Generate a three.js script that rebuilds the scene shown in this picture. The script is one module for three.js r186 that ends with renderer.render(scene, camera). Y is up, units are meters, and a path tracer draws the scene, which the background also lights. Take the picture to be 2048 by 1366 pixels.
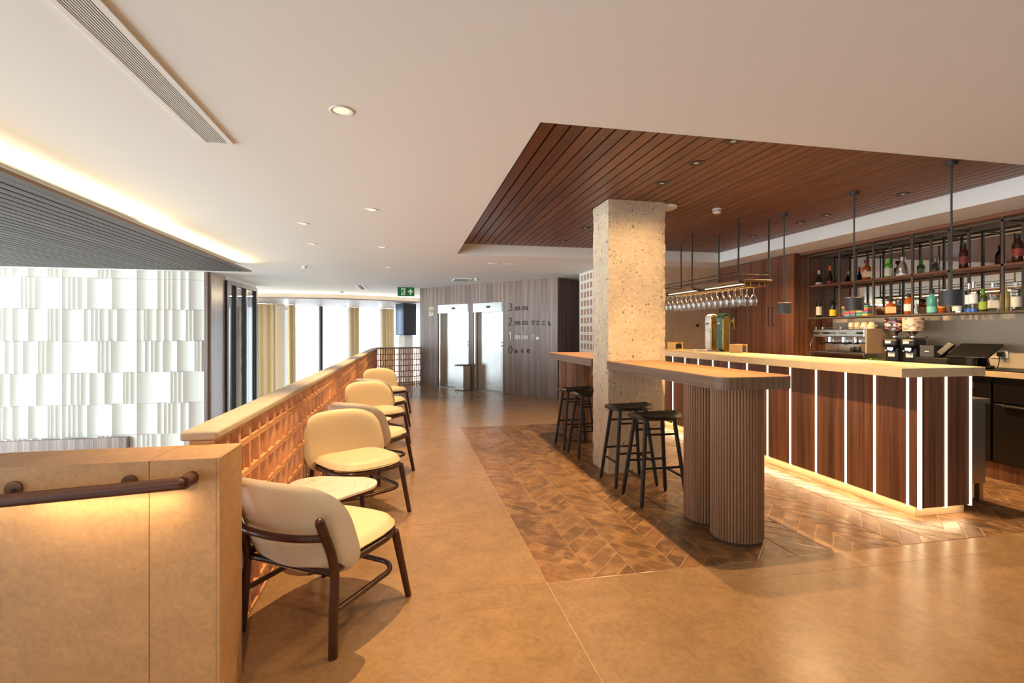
import * as THREE from 'three';
import { RoundedBoxGeometry } from 'three/addons/geometries/RoundedBoxGeometry.js';
import { mergeGeometries, toCreasedNormals } from 'three/addons/utils/BufferGeometryUtils.js';
import { RectAreaLightUniformsLib } from 'three/addons/lights/RectAreaLightUniformsLib.js';
import { FontLoader } from 'three/addons/loaders/FontLoader.js';
import { TextGeometry } from 'three/addons/geometries/TextGeometry.js';

// ---------------------------------------------------------------- camera, sky, daylight, exposure
const scene = new THREE.Scene();
const F = 1003, HORIZON = 664, EYE = 1.4, YAW = Math.atan2(209, F);
const camera = new THREE.PerspectiveCamera(2 * Math.atan(683 / F) * 180 / Math.PI, 2048 / 1366, 0.05, 200);
camera.position.set(0, EYE, 0);
camera.rotation.y = -YAW;
camera.setViewOffset(2048, 1366, 0, 683 - HORIZON, 2048, 1366);
camera.updateProjectionMatrix();
const renderer = new THREE.WebGLRenderer({ antialias: true });
renderer.toneMapping = THREE.LinearToneMapping;
renderer.toneMappingExposure = 0.257;
renderer.shadowMap.enabled = true;
RectAreaLightUniformsLib.init();
scene.background = new THREE.Color(0.86, 0.93, 1.0);
scene.backgroundIntensity = 3.6;

const WARM = new THREE.Color(1.0, 0.65, 0.31), WARM2 = new THREE.Color(1.0, 0.72, 0.40), DAY = new THREE.Color(0.79, 0.92, 1.0), COVE = new THREE.Color(1.0, 0.79, 0.52);
function areaLight(name, color, intensity, w, h, pos, look) {
  const l = new THREE.RectAreaLight(color, intensity, w, h);
  l.name = name; l.position.set(...pos); l.lookAt(...look); scene.add(l); return l;
}
function spotLight(name, color, intensity, pos, target, angle, penumbra, radius = 1) {
  const l = new THREE.SpotLight(color, intensity, 0, angle, penumbra, 2);
  l.name = name; l.position.set(...pos); l.target.position.set(...target); l.castShadow = true; l.shadow.radius = radius;
  scene.add(l); scene.add(l.target); return l;
}
// daylight at the glazing: the long window wall across the stair void, the window wall behind the camera, the far window wall
areaLight('daylight_void_window', DAY, 30, 14.4, 4.6, [-9.6, 0.05, -2.8], [0, 0.05, -2.8]);
areaLight('daylight_rear_window', DAY, 3, 5.2, 2.0, [-6.6, 1.25, 4.9], [-6.6, 0.4, -10]);
areaLight('daylight_hall_window', DAY, 21, 9.5, 4.6, [-9.6, 0.05, -15.9], [0, 0.05, -15.9]);
areaLight('daylight_far_window', DAY, 58, 8.5, 5.0, [-3.05, 0, -20.9], [-0.4, 0, -17.0]);

// ---------------------------------------------------------------- pixel helpers: a pixel is a direction, the plane it lies on gives the distance
const cs = Math.cos(YAW), sn = Math.sin(YAW);
const ray = (u, v) => { const a = (u - 1024) / F; return [a * cs + sn, -(v - HORIZON) / F, a * sn - cs]; };
const onY = (u, v, y) => { const d = ray(u, v), t = (y - EYE) / d[1]; return [d[0] * t, y, d[2] * t]; };
const onX = (u, v, x) => { const d = ray(u, v), t = x / d[0]; return [x, EYE + d[1] * t, d[2] * t]; };
const onZ = (u, v, z) => { const d = ray(u, v), t = z / d[2]; return [d[0] * t, EYE + d[1] * t, z]; };

// ---------------------------------------------------------------- seeded random and periodic noise
let seed = 7;
const rnd = () => { seed = (seed * 1664525 + 1013904223) >>> 0; return seed / 4294967296; };
const rr = (a, b) => a + (b - a) * rnd();
function hash(x, y, s) { let h = (x * 374761393 + y * 668265263 + s * 2147483647) | 0; h = Math.imul(h ^ (h >>> 13), 1274126177); h ^= h >>> 16; return (h >>> 0) / 4294967296; }
function pnoise(x, y, px, py, s) {
  const x0 = Math.floor(x), y0 = Math.floor(y), fx = x - x0, fy = y - y0, u = fx * fx * (3 - 2 * fx), v = fy * fy * (3 - 2 * fy);
  const m = (a, b) => ((a % b) + b) % b, h = (i, j) => hash(m(x0 + i, px), m(y0 + j, py), s);
  return (h(0, 0) * (1 - u) + h(1, 0) * u) * (1 - v) + (h(0, 1) * (1 - u) + h(1, 1) * u) * v;
}
function fbm(u, v, fx, fy, oct, s) { let a = 0.5, t = 0, n = 0; for (let i = 0; i < oct; i++) { t += a * pnoise(u * fx, v * fy, fx, fy, s + i * 17); n += a; a *= 0.55; fx *= 2; fy *= 2; } return t / n; }
function tex(w, h, f, srgb, rep) {
  const d = new Uint8Array(w * h * 4);
  for (let y = 0; y < h; y++) for (let x = 0; x < w; x++) {
    const c = f(x / w, y / h, x, y), i = (y * w + x) * 4;
    if (typeof c === 'number') { d[i] = d[i + 1] = d[i + 2] = Math.max(0, Math.min(255, c * 255)); } else for (let k = 0; k < 3; k++) d[i + k] = Math.max(0, Math.min(255, c[k]));
    d[i + 3] = 255;
  }
  const t = new THREE.DataTexture(d, w, h, THREE.RGBAFormat);
  t.wrapS = t.wrapT = THREE.RepeatWrapping; t.magFilter = THREE.LinearFilter; t.minFilter = THREE.LinearMipmapLinearFilter; t.generateMipmaps = true;
  if (srgb) t.colorSpace = THREE.SRGBColorSpace;
  if (rep) t.repeat.set(1 / rep[0], 1 / rep[1]);
  t.needsUpdate = true; return t;
}
const mix = (a, b, t) => a.map((x, i) => x + (b[i] - x) * t), ss = (a, b, x) => { const t = Math.max(0, Math.min(1, (x - a) / (b - a))); return t * t * (3 - 2 * t); };
// grain along v; [metres across, metres along]
const woodTex = (dark, mid, light, s, rep = [0.6, 2.4], contrast = 1) => tex(512, 512, (u, v) => {
  const w = (fbm(u, v, 4, 2, 3, s + 90) - 0.5) * 0.06, g = fbm(u + w, v, 26, 2, 4, s), f = fbm(u, v, 120, 6, 2, s + 5), p = pnoise(u * 220, v * 12, 220, 12, s + 8), b = fbm(u, v, 3, 1, 2, s + 31);
  const t = 0.5 + ((g - 0.5) * 1.5 + (f - 0.5) * 0.55 + (b - 0.5) * 0.5) * contrast;
  let c = t < 0.5 ? mix(dark, mid, Math.max(0, t * 2)) : mix(mid, light, Math.min(1, t * 2 - 1));
  if (p > 0.86) c = mix(c, dark, 0.35 * contrast);
  return c;
}, true, rep);
const bumpWood = (rep) => tex(256, 256, (u, v) => 0.5 + (fbm(u, v, 40, 2, 3, 3) - 0.5) * 0.9, false, rep);
const stoneTex = (base, s, rep = [1.2, 1.2], amt = 1) => tex(1024, 1024, (u, v) => {
  const a = fbm(u, v, 9, 9, 5, s), b = fbm(u, v, 60, 60, 2, s + 9), c = pnoise(u * 190, v * 190, 190, 190, s + 21), d = pnoise(u * 95, v * 95, 95, 95, s + 55);
  let k = 1 + ((a - 0.5) * 0.16 + (b - 0.5) * 0.12) * amt;
  if (c > 0.93) k += (c - 0.93) * 2.2 * amt;
  if (d < 0.05) k -= (0.05 - d) * 3.5 * amt;
  return base.map((x) => x * k);
}, true, rep);
const stoneRough = tex(512, 512, (u, v) => 0.5 + (fbm(u, v, 8, 8, 4, 44) - 0.5) * 0.9, false, [1.2, 1.2]);

// ---------------------------------------------------------------- materials
const std = (o) => new THREE.MeshStandardMaterial(o), phy = (o) => new THREE.MeshPhysicalMaterial(o);
const lin = (r, g, b) => new THREE.Color(r, g, b), srgb = (r, g, b) => new THREE.Color().setRGB(r / 255, g / 255, b / 255, THREE.SRGBColorSpace);
const M = {};
M.ceiling = std({ color: srgb(233, 233, 230), roughness: 0.9 });
M.plaster = std({ color: srgb(228, 222, 212), roughness: 0.85 });
M.slab = std({ map: stoneTex([150, 119, 86], 11), roughness: 0.25, bumpMap: null });
M.slabB = std({ map: stoneTex([150, 119, 86], 23), roughness: 0.25 });
M.stone = std({ map: stoneTex([188, 146, 102], 37, [0.8, 0.8], 0.9), roughness: 0.55 });
M.capstone = std({ map: stoneTex([190, 172, 150], 51, [0.9, 0.9], 0.8), roughness: 0.5 });
M.mortar = std({ color: srgb(205, 180, 146), roughness: 0.9 });
M.mortarPale = std({ color: srgb(206, 176, 140), roughness: 0.95 });
M.walnut = std({ map: woodTex([70, 43, 30], [104, 66, 46], [132, 88, 62], 101), roughness: 0.42, bumpMap: bumpWood([0.6, 2.4]), bumpScale: 0.0006 });
M.cabinet = std({ map: woodTex([78, 46, 32], [108, 68, 48], [134, 90, 66], 131, [0.5, 2.4], 0.9), roughness: 0.45 });
M.liftwood = std({ map: woodTex([108, 91, 82], [138, 118, 107], [164, 143, 130], 151, [0.7, 2.6], 1.1), roughness: 0.33 });
M.plank = std({ map: woodTex([78, 48, 34], [104, 65, 46], [128, 84, 60], 171, [0.4, 1.6], 0.75), roughness: 0.42, bumpMap: bumpWood([0.4, 1.6]), bumpScale: 0.0008 });
M.plankB = std({ map: woodTex([72, 44, 31], [96, 60, 43], [120, 78, 56], 177, [0.4, 1.6], 0.75), roughness: 0.4 });
M.slat = std({ map: woodTex([62, 58, 56], [84, 78, 76], [104, 98, 95], 191, [0.4, 2.0], 0.9), roughness: 0.5 });
M.soffit = std({ map: woodTex([130, 118, 112], [156, 143, 138], [176, 164, 158], 203, [0.4, 2.0], 0.7), roughness: 0.45 });
M.slatB = std({ map: woodTex([54, 51, 50], [76, 71, 69], [96, 90, 87], 197, [0.4, 2.0], 0.9), roughness: 0.5 });
M.oakTop = std({ map: woodTex([128, 92, 62], [158, 118, 82], [182, 140, 100], 211, [0.6, 2.2], 0.9), roughness: 0.42 });
M.oakEdge = std({ map: woodTex([92, 70, 54], [116, 92, 72], [138, 112, 90], 217, [0.3, 2.0], 1), roughness: 0.5 });
M.flute = std({ map: woodTex([116, 82, 56], [142, 104, 74], [164, 122, 88], 223, [0.5, 2.0], 0.8), roughness: 0.55 });
M.fluteDark = std({ color: srgb(70, 48, 34), roughness: 0.7 });
M.railWood = std({ map: woodTex([62, 34, 22], [88, 52, 35], [112, 70, 48], 227, [0.12, 0.9], 1.2), roughness: 0.5 });
M.gap = std({ color: srgb(64, 52, 45), roughness: 0.9 });
M.frameWood = std({ map: woodTex([46, 22, 14], [66, 33, 21], [86, 46, 30], 233, [0.3, 1.0], 0.9), roughness: 0.3 });
const leatherBump = tex(256, 256, (u, v) => fbm(u, v, 48, 48, 2, 71), false, [0.12, 0.12]);
M.leather = std({ color: srgb(224, 202, 162), roughness: 0.48, bumpMap: leatherBump, bumpScale: 0.0004 });
M.leatherBack = std({ color: srgb(226, 212, 186), roughness: 0.55, bumpMap: leatherBump, bumpScale: 0.0004 });
M.blackWood = std({ map: woodTex([14, 12, 12], [22, 19, 18], [32, 28, 26], 241, [0.3, 1.0], 0.8), roughness: 0.5 });
M.terra = [0, 1, 2].map((k) => std({ map: tex(256, 256, (u, v) => mix([202, 138, 92], [230, 176, 128], 0.5 + (fbm(u, v, 6, 6, 4, 300 + k) - 0.5) * 1.4 + (k - 1) * 0.12), true, [0.3, 0.3]), roughness: 0.85 }));
M.whiteBlock = std({ color: srgb(232, 226, 214), roughness: 0.75 });
M.reliefTile = std({ color: srgb(228, 226, 217), roughness: 0.6 });
M.glaze = [0, 1, 2, 3].map((k) => std({ map: tex(256, 256, (u, v) => {
  const a = fbm(u, v, 5, 5, 5, 400 + k * 7), b = fbm(u, v, 26, 26, 2, 420 + k);
  return mix([[104, 74, 48], [116, 83, 54], [92, 65, 43], [110, 77, 49]][k], [[160, 120, 80], [170, 130, 88], [148, 110, 73], [154, 113, 74]][k], ss(0.28, 0.75, a) * 0.8 + b * 0.2);
}, true, [0.32, 0.32]), roughness: 0.3 + 0.03 * k, bumpMap: tex(128, 128, (u, v) => fbm(u, v, 6, 6, 3, 440 + k), false, [0.25, 0.25]), bumpScale: 0.0015 }));
M.grout = std({ color: srgb(186, 150, 108), roughness: 0.9 });
M.concrete = (() => {
  const pits = []; let s0 = seed; seed = 99;
  for (let i = 0; i < 520; i++) pits.push([rnd(), rnd(), rr(0.0015, i % 9 ? 0.005 : 0.011), rr(0.6, 1.6)]);
  const grid = {}; for (const p of pits) { const k = Math.floor(p[0] * 32) + ',' + Math.floor(p[1] * 32); (grid[k] ??= []).push(p); }
  seed = s0;
  const pit = (u, v) => { let m = 0; const i = Math.floor(u * 32), j = Math.floor(v * 32); for (let a = -1; a < 2; a++) for (let b = -1; b < 2; b++) for (const p of grid[(i + a) + ',' + (j + b)] ?? []) { const d = Math.hypot((u - p[0]), (v - p[1]) * p[3]) / p[2]; if (d < 1) m = Math.max(m, 1 - d * d); } return m; };
  const map = tex(1024, 1024, (u, v) => { const a = fbm(u, v, 6, 6, 5, 500), b = fbm(u, v, 50, 50, 2, 510), p = pit(u, v); const k = 1 + (a - 0.5) * 0.16 + (b - 0.5) * 0.12 - p * 0.35; return [206 * k, 188 * k, 162 * k]; }, true, [1.3, 1.3]);
  const bump = tex(1024, 1024, (u, v) => 0.75 + (fbm(u, v, 30, 30, 3, 520) - 0.5) * 0.25 - pit(u, v) * 0.6, false, [1.3, 1.3]);
  return std({ map, bumpMap: bump, bumpScale: 0.012, roughness: 0.9 });
})();
M.barTop = std({ map: stoneTex([206, 184, 150], 61, [1.4, 1.4], 0.7), roughness: 0.3 });
M.plinth = std({ color: srgb(206, 178, 140), roughness: 0.5 });
M.beigePanel = std({ map: woodTex([176, 152, 124], [190, 166, 138], [202, 180, 152], 261, [0.7, 2.4], 0.5), roughness: 0.6 });
M.splash = std({ color: srgb(196, 182, 160), roughness: 0.28 });
M.metal = std({ color: srgb(62, 58, 54), roughness: 0.45, metalness: 0.6 });
M.shelfMetal = std({ color: srgb(84, 76, 68), roughness: 0.5, metalness: 0.4 });
M.graphite = std({ color: srgb(58, 58, 62), roughness: 0.45, metalness: 0.2 });
M.chrome = std({ color: srgb(225, 225, 225), roughness: 0.1, metalness: 1 });
M.steel = std({ color: srgb(205, 205, 202), roughness: 0.24, metalness: 1 });
M.brushed = std({ color: srgb(190, 184, 174), roughness: 0.35, metalness: 1 });
M.brass = std({ color: srgb(214, 172, 92), roughness: 0.2, metalness: 1 });
M.bronze = std({ color: srgb(120, 92, 66), roughness: 0.38, metalness: 0.8 });
M.mirror = std({ color: srgb(226, 224, 218), roughness: 0.015, metalness: 1 });
M.blackPlastic = std({ color: srgb(18, 17, 17), roughness: 0.35 });
M.greyPlastic = std({ color: srgb(70, 72, 78), roughness: 0.45 });
M.whitePlastic = std({ color: srgb(236, 234, 228), roughness: 0.45 });
M.whiteMetal = std({ color: srgb(236, 235, 231), roughness: 0.4 });
M.pane = phy({ color: 0xffffff, roughness: 0.02, transmission: 1, thickness: 0, ior: 1.5 });
M.wineGlass = phy({ color: 0xffffff, roughness: 0.01, transmission: 1, thickness: 0.002, ior: 1.5 });
M.sheer = phy({ color: srgb(246, 246, 248), roughness: 1, transmission: 0.62, thickness: 0, side: THREE.DoubleSide });
M.drape = phy({ color: srgb(192, 170, 132), roughness: 0.95, transmission: 0.12, thickness: 0, side: THREE.DoubleSide });
M.windowFrame = std({ color: srgb(48, 52, 58), roughness: 0.5, metalness: 0.3 });
M.marble = std({ map: tex(512, 512, (u, v) => { const w = fbm(u, v, 3, 3, 4, 600), r = Math.abs(Math.sin((u * 2 + v + w * 1.2) * Math.PI * 2)), a = ss(0.06, 0, r) * 0.7 + ss(0.25, 0, r) * 0.18; return mix([232, 222, 206], [176, 142, 108], a * 0.75); }, true, [0.7, 0.7]), roughness: 0.25 });
M.bamboo = std({ map: woodTex([200, 150, 80], [216, 170, 98], [228, 186, 116], 281, [0.1, 0.3], 0.6), roughness: 0.5 });
const glow = (c, k) => std({ color: 0x000000, emissive: c, emissiveIntensity: k, roughness: 1 });
M.ledGlow = glow(new THREE.Color(1, 0.82, 0.56), 13);
M.lensGlow = glow(new THREE.Color(1, 0.8, 0.55), 5);
M.lensDim = glow(new THREE.Color(1, 0.74, 0.44), 1.2);
// ---------------------------------------------------------------- building helpers
const taken = {};
function numbered(name) { const n = taken[name] ?? 0; taken[name] = n + 1; return n ? name + '_' + String(n).padStart(3, '0') : name; }
// uv in metres from the face each vertex belongs to; v runs along the grain axis
function uvm(g, grain = 'y', off) {
  g = g.index ? g.toNonIndexed() : g;
  const p = g.attributes.position, uv = new Float32Array(p.count * 2), ax = 'xyz'.indexOf(grain);
  const ou = off ? off[0] : rr(0, 3), ov = off ? off[1] : rr(0, 3), P = [0, 0, 0], Q = [0, 0, 0], R = [0, 0, 0];
  for (let i = 0; i < p.count; i += 3) {
    for (let k = 0; k < 3; k++) { P[k] = p.array[i * 3 + k]; Q[k] = p.array[i * 3 + 3 + k]; R[k] = p.array[i * 3 + 6 + k]; }
    const a = [Q[0] - P[0], Q[1] - P[1], Q[2] - P[2]], b = [R[0] - P[0], R[1] - P[1], R[2] - P[2]];
    const n = [Math.abs(a[1] * b[2] - a[2] * b[1]), Math.abs(a[2] * b[0] - a[0] * b[2]), Math.abs(a[0] * b[1] - a[1] * b[0])];
    const d = n[0] >= n[1] && n[0] >= n[2] ? 0 : n[1] >= n[2] ? 1 : 2;
    const rest = [0, 1, 2].filter((k) => k !== d), iv = rest.includes(ax) ? ax : rest[1], iu = rest.find((k) => k !== iv);
    for (let k = 0; k < 3; k++) { uv[(i + k) * 2] = p.array[(i + k) * 3 + iu] + ou; uv[(i + k) * 2 + 1] = p.array[(i + k) * 3 + iv] + ov; }
  }
  g.setAttribute('uv', new THREE.BufferAttribute(uv, 2)); return g;
}
const tr = (g, x = 0, y = 0, z = 0) => g.translate(x, y, z);
const box = (w, h, d, x = 0, y = 0, z = 0, grain = 'y') => uvm(new THREE.BoxGeometry(w, h, d).translate(x, y, z), grain);
const span = (x0, x1, y0, y1, z0, z1, grain = 'y') => box(x1 - x0, y1 - y0, z1 - z0, (x0 + x1) / 2, (y0 + y1) / 2, (z0 + z1) / 2, grain);
const rbox = (w, h, d, r, x = 0, y = 0, z = 0, grain = 'y', seg = 2) => uvm(new RoundedBoxGeometry(w, h, d, seg, r).translate(x, y, z), grain);
const rspan = (x0, x1, y0, y1, z0, z1, r = 0.004, grain = 'y', seg = 2) => rbox(x1 - x0, y1 - y0, z1 - z0, r, (x0 + x1) / 2, (y0 + y1) / 2, (z0 + z1) / 2, grain, seg);
const cyl = (r0, r1, h, x = 0, y = 0, z = 0, seg = 24, open = false) => new THREE.CylinderGeometry(r1, r0, h, seg, 1, open).translate(x, y + h / 2, z).toNonIndexed();
const lathe = (pts, seg = 28) => new THREE.LatheGeometry(pts.map((p) => new THREE.Vector2(p[0], p[1])), seg).toNonIndexed();
const V3 = (p) => new THREE.Vector3(...p);
const tube = (pts, r, seg = 24, rad = 10, closed = false) => new THREE.TubeGeometry(new THREE.CatmullRomCurve3(pts.map(V3), closed, 'centripetal'), seg, r, rad, closed).toNonIndexed();
// straight round bar between two points, tapering
function bar(a, b, r0, r1 = r0, seg = 12) {
  const A = V3(a), B = V3(b), d = B.clone().sub(A), g = new THREE.CylinderGeometry(r1, r0, d.length(), seg);
  g.applyQuaternion(new THREE.Quaternion().setFromUnitVectors(new THREE.Vector3(0, 1, 0), d.clone().normalize())); g.translate(...A.add(B).multiplyScalar(0.5).toArray());
  return g.toNonIndexed();
}
const merge = (list) => mergeGeometries(list.map((g) => { g = g.index ? g.toNonIndexed() : g; for (const k of Object.keys(g.attributes)) if (!['position', 'normal', 'uv'].includes(k)) g.deleteAttribute(k); if (!g.attributes.uv) g.setAttribute('uv', new THREE.BufferAttribute(new Float32Array(g.attributes.position.count * 2), 2)); return g; }));
function obj(name, geo, material, parent = scene, props) {
  const g = Array.isArray(geo) ? merge(geo) : geo, m = new THREE.Mesh(g, material);
  m.name = parent === scene ? numbered(name) : name; parent.add(m); if (props) Object.assign(m.userData, props); return m;
}
function tag(o, label, category, group) { o.userData.label = label; o.userData.category = category; if (group) o.userData.group = group; return o; }
function thing(name, label, category, pos = [0, 0, 0], turn = 0, group) { const o = new THREE.Group(); o.name = numbered(name); scene.add(o); o.position.set(...pos); o.rotation.y = turn; return tag(o, label, category, group); }
function struct(name, label, category, pos = [0, 0, 0], turn = 0) { const o = thing(name, label, category, pos, turn); o.userData.kind = 'structure'; return o; }
function structMesh(name, label, category, geo, material) { const o = obj(name, geo, material); o.userData.kind = 'structure'; return tag(o, label, category); }
function shape(pts) { const s = new THREE.Shape(); pts.forEach((p, i) => (i ? s.lineTo(p[0], p[1]) : s.moveTo(p[0], p[1]))); s.closePath(); return s; }
function rrect(w, h, r, n = 6) { const p = []; for (const [cx, cy, a0] of [[w / 2 - r, h / 2 - r, 0], [-w / 2 + r, h / 2 - r, 90], [-w / 2 + r, -h / 2 + r, 180], [w / 2 - r, -h / 2 + r, 270]]) for (let i = 0; i <= n; i++) { const a = (a0 + 90 * i / n) * Math.PI / 180; p.push([cx + r * Math.cos(a), cy + r * Math.sin(a)]); } return p; }
const extr = (s, d, bevel = 0) => new THREE.ExtrudeGeometry(s, { depth: d, bevelEnabled: bevel > 0, bevelSize: bevel, bevelThickness: bevel, bevelOffset: -bevel, bevelSegments: 2, curveSegments: 10 });
// slab lying flat: outline in x,z, from y0 up to y1
const flat = (pts, y0, y1, bevel = 0) => { const g = extr(shape(pts.map((p) => [p[0], -p[1]])), y1 - y0 - 2 * bevel, bevel); g.rotateX(-Math.PI / 2); g.translate(0, y0 + bevel, 0); return g.index ? g.toNonIndexed() : g; };

// ---------------------------------------------------------------- floor: porcelain slabs, then the chevron field
const FX0 = -0.885, FX1 = 6.0, CHX0 = 0.763, CHX1 = 5.46, CHZ0 = -7.36, CHZ1 = -2.70;
const floor = struct('floor', 'beige porcelain slab floor running past the bar', 'floor');
for (const g of [span(FX0, FX1, -0.35, -0.03, -14.3, 5.0), span(-3.2, FX0, -0.35, -0.03, -2.2, 5.0), span(FX0, CHX0, -0.03, -0.0012, -14.3, 5), span(CHX0, FX1, -0.03, -0.0012, CHZ1, 5), span(CHX0, FX1, -0.03, -0.0012, -14.3, CHZ0), span(CHX1, FX1, -0.03, -0.0012, CHZ0, CHZ1), span(-3.2, FX0, -0.03, -0.0012, -2.2, 5)]) obj('screed', g, M.mortar, floor);
{
  const jx = [], jz = [];
  for (let k = -3; k < 4; k++) jx.push(CHX0 + 2.4 * k);
  for (let k = -12; k < 8; k++) jz.push(-2.5 + 1.2 * k);
  const cut = (a, b, j) => [a, ...j.filter((x) => x > a + 0.01 && x < b - 0.01), b];
  for (const [x0, x1, z0, z1] of [[FX0, CHX0, -14.3, CHZ1], [CHX0, FX1, -14.3, CHZ0], [FX0, FX1, CHZ1, 5.0], [-3.2, FX0, -2.2, 5.0], [CHX1, FX1, CHZ0, CHZ1]]) {
    const xs = cut(x0, x1, jx), zs = cut(z0, z1, jz);
    for (let i = 0; i + 1 < xs.length; i++) for (let j = 0; j + 1 < zs.length; j++)
      obj('slab', span(xs[i] + 0.0015, xs[i + 1] - 0.0015, -0.0045, 0, zs[j] + 0.0015, zs[j + 1] - 0.0015, 'z'), (i + j) % 2 ? M.slab : M.slabB, floor);
  }
}
{
  const field = struct('floor', 'glazed brown tile field in chevron strips below the bar stools', 'floor');
  obj('grout_bed', span(CHX0, CHX1, -0.03, -0.0022, CHZ0, CHZ1), M.grout, field);
  const pitch = 0.15, W = 0.27, gap = 0.0035, all = [];
  const clip = (poly, a, b, c) => { const out = []; for (let i = 0; i < poly.length; i++) { const p = poly[i], q = poly[(i + 1) % poly.length], dp = a * p[0] + b * p[1] - c, dq = a * q[0] + b * q[1] - c; if (dp <= 0) out.push(p); if ((dp < 0) !== (dq < 0) && dp !== dq) { const t = dp / (dp - dq); out.push([p[0] + (q[0] - p[0]) * t, p[1] + (q[1] - p[1]) * t]); } } return out; };
  const inset = (poly, d) => { const cx = poly.reduce((s, p) => s + p[0], 0) / poly.length, cz = poly.reduce((s, p) => s + p[1], 0) / poly.length; let r = poly; for (let i = 0; i < poly.length; i++) { const p = poly[i], q = poly[(i + 1) % poly.length], l = Math.hypot(q[0] - p[0], q[1] - p[1]); if (l < 1e-5) continue; let nx = (q[1] - p[1]) / l, nz = -(q[0] - p[0]) / l; if (nx * (cx - p[0]) + nz * (cz - p[1]) > 0) { nx = -nx; nz = -nz; } r = clip(r, nx, nz, nx * p[0] + nz * p[1] - d); if (r.length < 3) return []; } return r; };
  for (let k = 0; CHX0 + k * W < CHX1; k++) {
    const x0 = CHX0 + k * W, x1 = Math.min(x0 + W, CHX1), up = k % 2 ? -1 : 1;
    for (let z = CHZ0 - 0.45; z < CHZ1 + 0.45; z += pitch) {
      const s = up * (x1 - x0);
      let poly = [[x0, z], [x1, z + s], [x1, z + s + pitch], [x0, z + pitch]];
      poly = clip(clip(poly, 0, 1, CHZ1), 0, -1, -CHZ0);
      if (poly.length < 3) continue;
      const a = inset(poly, gap / 2), b = a.length > 2 ? inset(a, 0.004) : [];
      if (b.length < 3 || b.length !== a.length) continue;
      const cx = a.reduce((t, p) => t + p[0], 0) / a.length, cz = a.reduce((t, p) => t + p[1], 0) / a.length;
      if (cx > 3.9 && cx < 4.15 && cz < -3.25) continue;                       // under the bar counter
      const dir = up > 0 ? Math.PI / 4 : -Math.PI / 4, c = Math.cos(dir), n = Math.sin(dir), ou = rr(0, 2), ov = rr(0, 2), tx = rr(-0.006, 0.006), tz = rr(-0.006, 0.006), h0 = rr(-0.0006, 0.0006);
      const P = [], UV = [], put = (p, y) => { P.push(p[0], y + (y > -0.0015 ? h0 + tx * (p[0] - cx) + tz * (p[1] - cz) : 0), p[1]); UV.push((p[0] * n - p[1] * c) + ou, (p[0] * c + p[1] * n) + ov); };
      const area = a.reduce((t, p, i) => { const q = a[(i + 1) % a.length]; return t + p[0] * q[1] - q[0] * p[1]; }, 0), A = area > 0 ? a.slice().reverse() : a, B = area > 0 ? b.slice().reverse() : b;
      for (let i = 1; i + 1 < B.length; i++) { put(B[0], 0); put(B[i], 0); put(B[i + 1], 0); }
      for (let i = 0; i < A.length; i++) { const j = (i + 1) % A.length; put(A[i], -0.0016); put(A[j], -0.0016); put(B[j], 0); put(A[i], -0.0016); put(B[j], 0); put(B[i], 0); put(A[i], -0.01); put(A[j], -0.01); put(A[j], -0.0016); put(A[i], -0.01); put(A[j], -0.0016); put(A[i], -0.0016); }
      const g = new THREE.BufferGeometry(); g.setAttribute('position', new THREE.Float32BufferAttribute(P, 3)); g.setAttribute('uv', new THREE.Float32BufferAttribute(UV, 2)); g.computeVertexNormals();
      // seen area falls with distance; tiles behind the pillar, columns and counter rank last
      const d = Math.hypot(cx, cz), hid = cx > 4.3 && cz < -3.6 ? 0.05 : cx > 2.6 && cx < 3.8 && cz < -4.9 ? 0.3 : 1;
      all.push([Math.abs(area) / d / d / d * hid, g, M.glaze[Math.floor(hash(Math.round(cx * 97), Math.round(cz * 131), 5) * 4)], hid]);
    }
  }
  all.sort((p, q) => q[0] - p[0]);
  for (const [, g, m] of all.slice(0, 300)) obj('tile', g, m, field);
  for (let k = 0; k < 4; k++) { const rest = all.slice(300).filter((t) => t[2] === M.glaze[k]).map((t) => t[1]); if (rest.length) obj('far_tiles', rest, M.glaze[k], field, { kind: 'stuff' }); }
}

// ---------------------------------------------------------------- ceiling with the timber-lined recess over the bar
const CH = 2.55, RX0 = 0.715, RX1 = 5.05, RZ0 = -7.42, RZ1 = -2.66, RH = 2.71;
const ceiling = struct('ceiling', 'smooth white plaster ceiling with a sharp-edged recess above the bar', 'ceiling');
for (const g of [span(-10, RX0, CH, 2.95, -24, 5.2, 'x'), span(RX1, 6.4, CH, 2.95, -24, 5.2, 'x'), span(RX0, RX1, CH, 2.95, RZ1, 5.2, 'x'), span(RX0, RX1, CH, 2.95, -24, RZ0, 'x')]) obj('ceiling_board', g, M.ceiling, ceiling);
{
  const rec = struct('ceiling', 'dark walnut plank ceiling set into the recess above the bar', 'ceiling');
  obj('backing', span(RX0, RX1, RH + 0.07, 2.95, RZ0, RZ1), M.gap, rec);
  const n = 43, w = (RX1 - RX0) / n;
  for (let i = 0; i < n; i++) obj('plank', rspan(RX0 + i * w + 0.0068, RX0 + (i + 1) * w - 0.0068, RH, RH + 0.025, RZ0, RZ1, 0.0025, 'z', 1), i % 3 ? M.plank : M.plankB, rec);
}
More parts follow.
